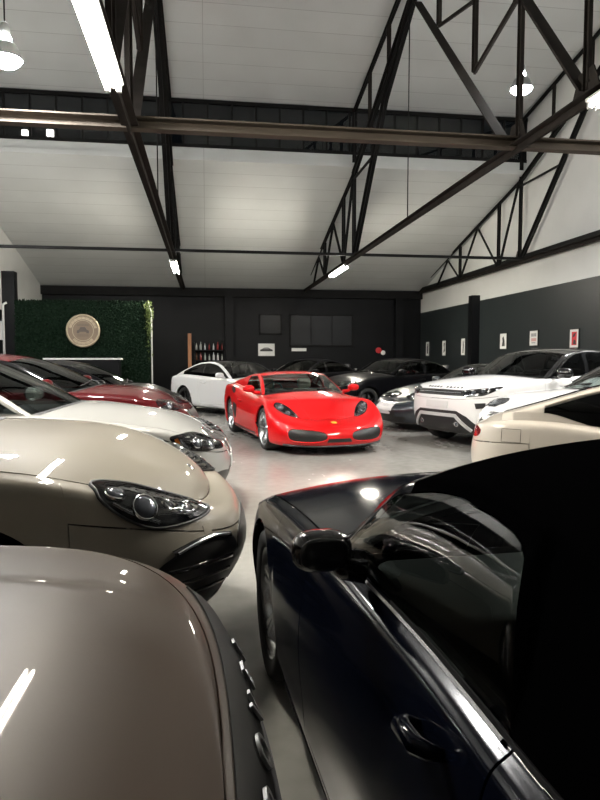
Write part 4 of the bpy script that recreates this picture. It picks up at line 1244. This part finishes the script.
# 14 -- navy convertible with its black soft top up
h = 2.30
def softpart(x, side, j, l, NS):
    if l and l.startswith('side_window'): return l
    if x > -.14 - .05: return 'windscreen' if l == 'windscreen' else 'screen_frame'
    if side and j == 0: return 'waist_seal'
    return 'soft_top'
navy = Car(dict(name='convertible', label='navy convertible with a black cloth top filling the lower right', cat='car', group=RIGHT, pos=(1.215, 1.59), az=-3.0,
    L=2 * h, W=1.84, H=1.30, wb=2.52, fo=1.0, tr=.34, ar=.38, clear=.15, res=2, paint=P['navy'], af=.9, nf=2.5, arr=.6, nr=2.4,
    zs=[(h, .55), (2.1, .63), (1.8, .725), (1.3, .835), (.6, .885), (.2, .895), (-.3, .905), (-.8, .92), (-1.2, .94), (-1.8, .90), (-h, .82)],
    dz=[(-h, 0), (-1.9, .02), (-1.2, .04), (.4, .07), (.9, .065), (1.4, .06), (1.8, .06), (2.0, .035), (h, 0)],
    hip=[(1.3, 0), (.5, .02), (-.3, .02), (-1.2, -.02), (-2, 0)],
    rings=rg(nose=[.20, .08, .02, 0, .05, .15, .30], side=[.14, .04, .012, 0, .014, .035, .075]),
    deck=-1.5, doors=[(.38, -.76)],
    gh=dict(xa=.26, xb=-.14, xc=-.95, xd=-1.5, top=1.29, bow=.36, ins=.0, prof=[(.26, .965), (.06, 1.10), (-.14, 1.22), (-.5, 1.30), (-.95, 1.24), (-1.5, 1.0)], crown=[(-1.5, .06), (-.5, .085), (-.15, .06), (.3, .07)], tum=.24, dlo=(-.762, .26), lo=lambda x: .012,
        hi=lambda x: .025 + .35 * max(0, (-.58 - x) / .18) ** 7, part=softpart, glass=M['glass']),
    mats={'soft_top': M['fabric_top'], 'waist_seal': M['black_plastic'], 'screen_frame': P['navy']}, seat_x=-.62, rear_seats=False, spokes=5, twin=True))
# ------------------------------------------------------------------ lamps, grilles, mirrors, handles
def pts(s): return [tuple(float(v) for v in q.split(',')) for q in s.split()]
def handle(c, x, z, mat=None, L=.2):
    fr = c.frame('side')
    p, n = c.hit(fr, x, z); q, _ = c.hit(fr, x - L, z + .01)
    m = MB(); m.tube([p - n * .01, p + n * .025, p.lerp(q, .15) + n * .04, p.lerp(q, .85) + n * .04, q + n * .025, q - n * .01], [.010, .014, .016, .016, .014, .010], 10)
    o = m.build('door_handle', mat or c.P, c.root); mirror_obj(o, c.root)
def plate(c, z, y0=0, w=.26, h=.055, fr='front', mat=None):
    return c.patch('number_plate', c.frame(fr), [(y0 - w, z - h), (y0 + w, z - h), (y0 + w, z + h), (y0 - w, z + h)], mat or M['plate'], .014, both=False, spl=False, step=.06)
def tails(c, z, y0=.45, h=.06, x=None):
    y1 = c.W / 2 - .05
    return c.patch('tail_light', c.frame('rear'), [(y0, z - h), (y1 - .04, z - h), (y1, z), (y1 - .03, z + h), (y0, z + h * .8)], M['lamp_red'], .004)
def generic(c, zl, zg, mirror_x, mirror_z, lamp=True, grille=True, dark=True):
    """front and rear fittings for cars seen small"""
    F = c.frame('front'); K = c.frame('corner', math.radians(38)); w = c.W / 2
    if lamp:
        poly = c.uv(K, [(c.h - .42, w - .06, zl + .05), (c.h - .28, w - .22, zl + .065), (c.h - .10, w - .46, zl + .03), (c.h - .08, w - .48, zl - .03), (c.h - .2, w - .25, zl - .06), (c.h - .36, w - .08, zl - .03)])
        a = c.uv(K, [(c.h - .28, w - .16, zl), (c.h - .16, w - .36, zl)])
        c.headlight(K, poly, [(a[0][0], a[0][1], .038), (a[1][0], a[1][1], .034)], step=.04)
    if grille:
        c.patch('grille', F, [(-.42, zg + .09), (.42, zg + .09), (.36, zg - .09), (-.36, zg - .09)], M['mesh'], .004, both=False, step=.06, spl=False)
        c.strip('grille_surround', F, [(-.42, zg + .09), (.42, zg + .09), (.36, zg - .09), (-.36, zg - .09)], .018, M['chrome'], both=False, closed=True, spl=False, step=.08)
    c.patch('lower_intake', F, [(-.6, c.clear + .16), (.6, c.clear + .16), (.5, c.clear + .05), (-.5, c.clear + .05)], M['mesh'], .004, both=False, step=.06, spl=False)
    plate(c, zg - .16)
    tails(c, c.zs(-c.h) - .14)
    plate(c, .62, fr='rear')
    e = c.edge_at(mirror_x)
    c.mirror(mirror_x, e[0] + .17, mirror_z, (.08, .11, .07), arm=(mirror_x - .02, e[0] - .0, mirror_z - .06))
    for d in c.S.get('doors', []): handle(c, d[1] + .32, c.zs(d[1]) - .15)
    b = MB()
    g = c.S['gh']
    for y0, y1 in ((.05, .62), (-.5, .08)):
        q = []
        for k in range(7):
            y = y0 + (y1 - y0) * k / 6
            x = g['xa'] + g.get('bow', .16) * (1 - (y / .75) ** 2) - .03 - .1 * k / 6
            hp, hn = c.hit(c.frame('top'), x, y, c.gbvh); q.append(hp + hn * .015)
        b.tube(q, .008, 6)
    b.build('wiper', M['black_plastic'], c.root)

# beige: the long swept headlight, corner intake with its light strip
K = beige.frame('corner', math.radians(35)); F = beige.frame('front')
lp = pts('1.758,.837,.922 1.776,.786,.927 1.87,.713,.903 1.98,.629,.856 2.073,.535,.807 2.157,.42,.753 2.221,.479,.743 2.231,.582,.734 2.208,.648,.731 2.15,.74,.73 2.05,.836,.733 1.985,.874,.751 1.92,.897,.786 1.855,.911,.835 1.805,.908,.883')
def mid(c, fr, s, r): return [(u, v, r) for u, v in c.uv(fr, pts(s))]
sp1 = beige.uv(K, pts('1.85,.89,.86 1.92,.885,.82 2.03,.83,.757'))
sp2 = beige.uv(K, pts('2.0,.66,.83 2.10,.57,.79 2.19,.50,.757'))
sp3 = beige.uv(K, pts('2.13,.71,.75 2.19,.63,.748 2.215,.54,.748'))
hs = beige.headlight(K, beige.uv(K, lp), mid(beige, K, '1.845,.85,.885', .040) + mid(beige, K, '1.955,.83,.825', .050) + mid(beige, K, '2.105,.68,.785', .034) + mid(beige, K, '2.03,.73,.81', .022),
    [(sp1, .02, M['lamp_white']), (sp2, .018, M['lamp_white']), (sp3, .022, M['lamp_white'])], step=.018)
beige.strip('lamp_seal', K, beige.uv(K, lp), .012, M['black_plastic'], .002, closed=True, step=.02, thick=.010)
beige.patch('side_intake', F, [(.48, .595), (.62, .625), (.78, .62), (.85, .585), (.89, .50), (.84, .38), (.68, .31), (.48, .31), (.42, .45)], M['mesh'], .006, step=.03)
for zz in (.53, .47, .41): beige.strip('intake_slat', F, [(.50, zz - .02), (.66, zz), (.84, zz + .01)], .022, M['black_gloss'], .004, thick=.006)
dl = beige.strip('daytime_light', F, [(.51, .61), (.65, .640), (.76, .636), (.83, .615)], .030, M['black_gloss'], .006, thick=.012)
beige.strip('light_strip', F, [(.53, .614), (.65, .640), (.76, .636), (.82, .618)], .014, M['lamp_white'], .017, thick=.006, parent=dl)
beige.patch('centre_grille', F, [(-.36, .60), (.36, .60), (.33, .34), (-.33, .34)], M['mesh'], .006, both=False, step=.04)
beige.patch('lower_lip', F, [(-.84, .335), (-.5, .29), (0, .28), (.5, .29), (.84, .335), (.80, .225), (.4, .215), (-.4, .215), (-.80, .225)], M['black_plastic'], .012, both=False, step=.05, spl=False)
beige.patch('washer_cover', K, [(u + a, v + b) for (u, v) in beige.uv(K, [(2.21, .64, .675)]) for a, b in ((-.03, -.02), (.03, -.02), (.03, .02), (-.03, .02))], P['beige'], .002, step=.02)
tails(beige, .95); plate(beige, .75, fr='rear'); handle(beige, .0, .93); handle(beige, -.95, .95)
beige.mirror(.22, 1.08, 1.16, (.10, .13, .09), arm=(.22, .86, 1.07))
bb = beige.hit(beige.frame('top'), 2.12, 0); q = bb[1].to_track_quat('Z', 'Y').to_matrix().to_4x4(); q.translation = bb[0]
MB().ell((0, 0, .002), (.032, .028, .006), 16, 0).build('bonnet_badge', M['chrome'], beige.root).matrix_local = q

# silver saloon
K = silver.frame('corner', math.radians(40)); F = silver.frame('front')
lp = silver.uv(K, pts('1.90,.90,.79 1.96,.74,.80 2.06,.55,.785 2.17,.42,.74 2.27,.35,.68 2.26,.44,.64 2.20,.62,.645 2.12,.82,.655 2.02,.90,.685 1.94,.915,.73'))
hs = silver.headlight(K, lp, mid(silver, K, '2.08,.80,.725', .042) + mid(silver, K, '2.17,.66,.70', .040),
    [(silver.uv(K, pts('1.97,.88,.765 2.0,.89,.72 2.05,.87,.68')), .045, M['lamp_white'])], step=.02)
silver.patch('indicator', K, silver.uv(K, pts('1.93,.90,.765 1.95,.885,.775 1.97,.89,.73 1.96,.90,.72')), M['amber'], .010, step=.015, parent=hs)
silver.patch('grille', F, [(.04, .76), (.26, .77), (.33, .70), (.28, .55), (.06, .54)], M['mesh'], .005, step=.03)
silver.strip('grille_surround', F, [(.04, .76), (.26, .77), (.33, .70), (.28, .55), (.06, .54)], .022, M['chrome'], closed=True)
silver.patch('side_intake', F, [(.42, .42), (.78, .44), (.76, .30), (.45, .28)], M['mesh'], .005, step=.04)
silver.patch('lower_intake', F, [(-.36, .42), (.36, .42), (.34, .26), (-.34, .26)], M['mesh'], .005, both=False, step=.04)
plate(silver, .48); tails(silver, .86); handle(silver, -.0, .86); handle(silver, -.95, .88)
silver.mirror(.26, 1.04, 1.06, arm=(.26, .82, .98))
generic(dkred, .84, .66, .42, 1.12)
generic(black5, .74, .60, .52, 1.02)
generic(coupe, .72, .58, .50, 1.02)
generic(black8, .72, .58, .52, 1.02)
generic(black9, .78, .62, .45, 1.08)

# red sports car
F = red.frame('front'); T = red.frame('top'); Sd = red.frame('side')
lp = [(1.36, .74), (1.40, .66), (1.52, .54), (1.68, .46), (1.73, .50), (1.68, .62), (1.54, .74), (1.42, .79)]
hs = red.headlight(T, lp, [(1.46, .69, .045), (1.57, .61, .042)], [([(1.60, .50), (1.68, .49), (1.66, .58)], .03, M['lamp_white']), ([(1.40, .75), (1.52, .72), (1.62, .66)], .03, M['lamp_white'])], step=.02)
red.patch('side_intake', F, [(.70, .40), (.40, .385), (.21, .34), (.20, .255), (.34, .215), (.66, .225), (.74, .30)], M['mesh'], .004, step=.025)
red.strip('intake_lip', F, [(.70, .40), (.40, .385), (.21, .34), (.20, .255), (.34, .215), (.66, .225), (.74, .30)], .02, P['red'], .002, closed=True, step=.03, thick=.012)
red.patch('centre_slot', F, [(-.17, .26), (.17, .26), (.20, .205), (-.20, .205)], M['mesh'], .004, both=False, spl=False)
red.strip('lower_lip', F, [(-.78, .165), (-.4, .15), (0, .147), (.4, .15), (.78, .165)], .03, M['black_plastic'], .004, both=False, thick=.012)
red.patch('bonnet_badge', T, [(1.95, -.035), (2.03, -.035), (2.03, .035), (1.95, .035)], plain('yellow badge', (.75, .55, .05), .3), .005, both=False, spl=True, step=.015)
red.strip('bonnet_crease', T, [(1.1, .42), (1.45, .36), (1.8, .26)], .012, P['red'], -.002, thick=.007)
red.patch('door_scoop', Sd, [(-.62, .56), (-.72, .60), (-.90, .62), (-.93, .50), (-.84, .36), (-.74, .36)], M['mesh'], .004, step=.025)
red.patch('wing_scoop', Sd, [(-.86, .83), (-.98, .90), (-1.10, .90), (-1.12, .86), (-1.0, .80), (-.9, .79)], M['mesh'], .005, step=.02)
red.mirror(.40, .96, .93, (.075, .10, .06), arm=(.40, .76, .86))
for y0 in (.55, .78):
    pass
red.patch('tail_light', red.frame('rear'), [(.5 + .085 * math.cos(a * PI / 6), .78 + .085 * math.sin(a * PI / 6)) for a in range(12)], M['lamp_red'], .004)
plate(red, .52, fr='rear'); handle(red, -.3, .68, L=.14)
red.strip('sill_line', Sd, [(.80, .22), (0, .20), (-.85, .22)], .03, M['black_plastic'], .001, thick=.004)
wb = MB(); q = []
for k in range(7):
    y = -.45 + .9 * k / 6; hp, hn = red.hit(T, .83 - .08 * k / 6 - .3 * (y / .75) ** 2, y, red.gbvh); q.append(hp + hn * .012)
wb.tube(q, .007, 6).build('wiper', M['black_plastic'], red.root)

# low grey coupe
generic(grey, .68, .56, .30, .97, grille=False)
F = grey.frame('front')
grey.patch('grille', F, [(-.30, .50), (.30, .50), (.34, .30), (-.34, .30)], M['mesh'], .004, both=False, step=.05)
plate(grey, .475, .0, .30, .07)

# tall white car
K = evo.frame('corner', math.radians(40)); F = evo.frame('front')
lp = evo.uv(K, pts('2.09,.52,.925 1.96,.70,.965 1.80,.84,.985 1.64,.92,.998 1.78,.912,.945 1.90,.86,.89 2.0,.80,.862 2.11,.58,.842'))
evo.headlight(K, lp, mid(evo, K, '2.02,.68,.905', .034) + mid(evo, K, '1.93,.79,.93', .028), [(evo.uv(K, pts('2.09,.56,.855 2.0,.78,.875 1.88,.86,.91')), .016, M['lamp_white'])], step=.02)
evo.patch('grille', F, [(-.52, .935), (.52, .935), (.56, .85), (-.56, .85)], M['mesh'], .006, both=False, spl=False, step=.04)
evo.strip('grille_bar', F, [(-.50, .895), (.50, .895)], .02, M['silver'], .008, both=False, spl=False)
evo.letters('bonnet_letter', 'RANGE ROVER', F, 0, .972, .078, .042, M['lamp_dark'], .008)
evo.patch('side_vent', K, evo.uv(K, pts('2.06,.736,.745 1.954,.862,.755 1.95,.868,.675 2.05,.758,.66')), M['mesh'], .006, spl=False, step=.03)
evo.patch('bumper_mask', F, [(-.44, .61), (.44, .61), (.62, .53), (.76, .40), (.78, .30), (.70, .25), (-.70, .25), (-.78, .30), (-.76, .40), (-.62, .53)], M['black_plastic'], .006, both=False, spl=False, step=.05)
evo.strip('bumper_frame', F, [(-.66, .31), (-.52, .44), (-.42, .535), (.42, .535), (.52, .44), (.66, .31)], .06, plain('satin silver plastic', (.5, .5, .5), .5, .2), .012, both=False, spl=False, step=.05, thick=.012)
plate(evo, .70)
for y0 in (.42,): evo.lens('fog_light', F, y0, .40, .035, (evo.root, evo.root))
tails(evo, 1.02); plate(evo, .8, fr='rear'); handle(evo, -.15, 1.0, M['black_gloss']); handle(evo, -1.0, 1.03, M['black_gloss'])
evo.mirror(.48, 1.10, 1.20, (.09, .13, .09), M['black_gloss'], arm=(.48, .84, 1.12))
evo.strip('arch_trim', evo.frame('side'), [(1.31 + .45 * math.cos(PI * k / 12), .365 + .45 * math.sin(PI * k / 12)) for k in range(13)], .05, M['black_plastic'], .004, thick=.008)
evo.strip('arch_trim', evo.frame('side'), [(evo.xr + .45 * math.cos(PI * k / 12), .365 + .45 * math.sin(PI * k / 12)) for k in range(13)], .05, M['black_plastic'], .004, thick=.008)

generic(white12, .80, .62, .50, 1.08, lamp=False)
K = white12.frame('corner', math.radians(40))
white12.headlight(K, white12.uv(K, [(1.75, .87, .86), (1.95, .76, .88), (2.08, .66, .82), (2.06, .68, .77), (1.9, .83, .78), (1.78, .885, .81)]), (), [(white12.uv(K, [(1.80, .875, .80), (1.93, .81, .79), (2.05, .69, .78)]), .02, M['lamp_dark'])], step=.03, base=M['silver'])

# cream fastback
Sd = cream.frame('side')
cream.patch('tail_light', cream.frame('rear'), [(.36, .775), (.72, .745), (.81, .79), (.74, .835), (.38, .83)], M['lamp_red'], .004, step=.03)
cream.strip('fuel_flap', Sd, [(-1.92, .85), (-1.76, .85), (-1.76, .74), (-1.92, .74)], .004, M['under'], -.004, both=False, closed=True, spl=False, thick=.0055)
mirror_obj(cream.strip('fuel_flap', Sd, [(-1.92, .85), (-1.76, .85), (-1.76, .74), (-1.92, .74)], .004, M['under'], -.004, both=False, closed=True, spl=False, thick=.0055)[0], cream.root)
cream.strip('window_surround', Sd, [(-1.60, 1.045), (-1.4, 1.115), (-1.2, 1.175), (-.9, 1.25), (-.5, 1.285), (-.1, 1.29)], .022, P['cream'], .002, bvh=cream.gbvh, thick=.008)
plate(cream, .55, fr='rear'); handle(cream, -.55, .70)
cream.mirror(.5, 1.03, .98, arm=(.48, .83, .9))
Kc = cream.frame('corner', math.radians(38))
cream.headlight(Kc, cream.uv(Kc, [(1.95, .86, .73), (2.08, .72, .75), (2.24, .5, .69), (2.25, .48, .63), (2.12, .72, .62), (2.0, .86, .66)]), (), step=.04)
cream.patch('lower_intake', cream.frame('front'), [(-.6, .42), (.6, .42), (.5, .24), (-.5, .24)], M['mesh'], .004, both=False, step=.06, spl=False)

# navy convertible
Sd = navy.frame('side'); T = navy.frame('top')
navy.mirror(-.04, .945, .985, (.045, .075, .05), M['black_gloss'], arm=(-.06, .84, .93))
handle(navy, -.53, .825, P['navy'], .10)
bl = [(x, navy.edge_at(x)[0] + .004) for x in (.12, -.1, -.3, -.5, -.74)]
navy.strip('waist_moulding', T, bl, .008, plain('dull grey moulding', (.12, .12, .125), .55, .4), .003, thick=.005)
bl = [(x, navy.edge_at(x)[0] - .018) for x in (.12, -.1, -.3, -.5, -.74)]
navy.strip('window_seal', T, bl, .016, M['black_plastic'], .006, thick=.012)
Kn = navy.frame('corner', math.radians(42))
navy.headlight(Kn, navy.uv(Kn, [(1.62, .88, .74), (1.80, .78, .76), (2.0, .66, .70), (2.08, .62, .63), (1.98, .76, .60), (1.78, .87, .66)]), [(a[0], a[1], .05) for a in navy.uv(Kn, [(1.84, .80, .70), (1.98, .70, .66)])], step=.03)
navy.patch('lower_intake', navy.frame('front'), [(-.6, .40), (.6, .40), (.5, .22), (-.5, .22)], M['mesh'], .004, both=False, step=.06, spl=False)
plate(navy, .48); tails(navy, .68); plate(navy, .5, fr='rear')
navy.strip('sill_moulding', Sd, [(.84, .20), (0, .19), (-.80, .20)], .03, M['black_gloss'], .002, thick=.006)
wb = MB(); q = []
for k in range(9):
    y = .55 - .95 * k / 8; hp, hn = navy.hit(T, .26 + .36 * (1 - (y / .78) ** 2) + .045 - .05 * k / 8, y); q.append(hp + hn * .028)
wb.tube(q, .008, 6).build('wiper', M['black_plastic'], navy.root)
bd = navy.hit(Sd, .52, .70)[0]

# taupe car
F = taupe.frame('front')
tails(taupe, 1.0); plate(taupe, .8, fr='rear'); handle(taupe, .0, .98); handle(taupe, -.95, 1.0)
taupe.mirror(.55, 1.12, 1.18, (.10, .13, .10), arm=(.55, .88, 1.08))
taupe.patch('lip_shade', F, [(-.70, .957), (.70, .957), (.74, .91), (.72, .865), (-.72, .865), (-.74, .91)], plain('painted bonnet lip shade', (.004, .004, .004), .6, spec=.1), .004, both=False, step=.03, spl=False)  # dark reflection on the bonnet lip, put in as a black patch
taupe.letters('bonnet_letter', 'RANGE ROVER', F, -.057, .926, .102, .040, M['letter'], .005, off=.004, wide=1.3)
taupe.patch('grille', F, [(-.52, .83), (.52, .83), (.50, .68), (-.50, .68)], M['mesh'], .006, both=False, spl=False, step=.04)
taupe.strip('grille_surround', F, [(-.52, .83), (.52, .83), (.50, .68), (-.50, .68)], .025, M['dark_alloy'], .006, both=False, closed=True, spl=False, step=.05)
Kt = taupe.frame('corner', math.radians(40))
taupe.headlight(Kt, taupe.uv(Kt, [(2.30, .60, .83), (2.18, .80, .85), (2.0, .95, .86), (2.05, .95, .76), (2.2, .80, .70), (2.33, .60, .70)]), [(a[0], a[1], .05) for a in taupe.uv(Kt, [(2.22, .76, .78), (2.10, .88, .79)])], step=.03)
taupe.patch('lower_intake', F, [(-.6, .50), (.6, .50), (.62, .32), (-.62, .32)], M['mesh'], .004, both=False, step=.06, spl=False)
plate(taupe, .58)
# ------------------------------------------------------------------ camera, world, view
cam = bpy.data.cameras.new('camera'); co = link(bpy.data.objects.new('camera', cam))
cam.sensor_width = 36; cam.lens = 28.8; cam.clip_start = .02
th, ph = math.atan(94 / 640), math.atan(42 / 640)
co.location = (0, 0, 1.45); co.rotation_euler = (PI / 2 - ph, 0, -th)
SC.camera = co
wd = bpy.data.worlds.new('night'); wd.use_nodes = True; SC.world = wd
wd.node_tree.nodes['Background'].inputs['Color'].default_value = (.004, .005, .006, 1)
vs_ = SC.view_settings
SC.display_settings.display_device = 'sRGB'
vs_.view_transform = 'Standard'; vs_.look = 'None'; vs_.gamma = 1; vs_.use_curve_mapping = False; vs_.exposure = EXPO
try:
    SC.cycles.max_bounces = 8; SC.cycles.transparent_max_bounces = 24
except Exception: pass
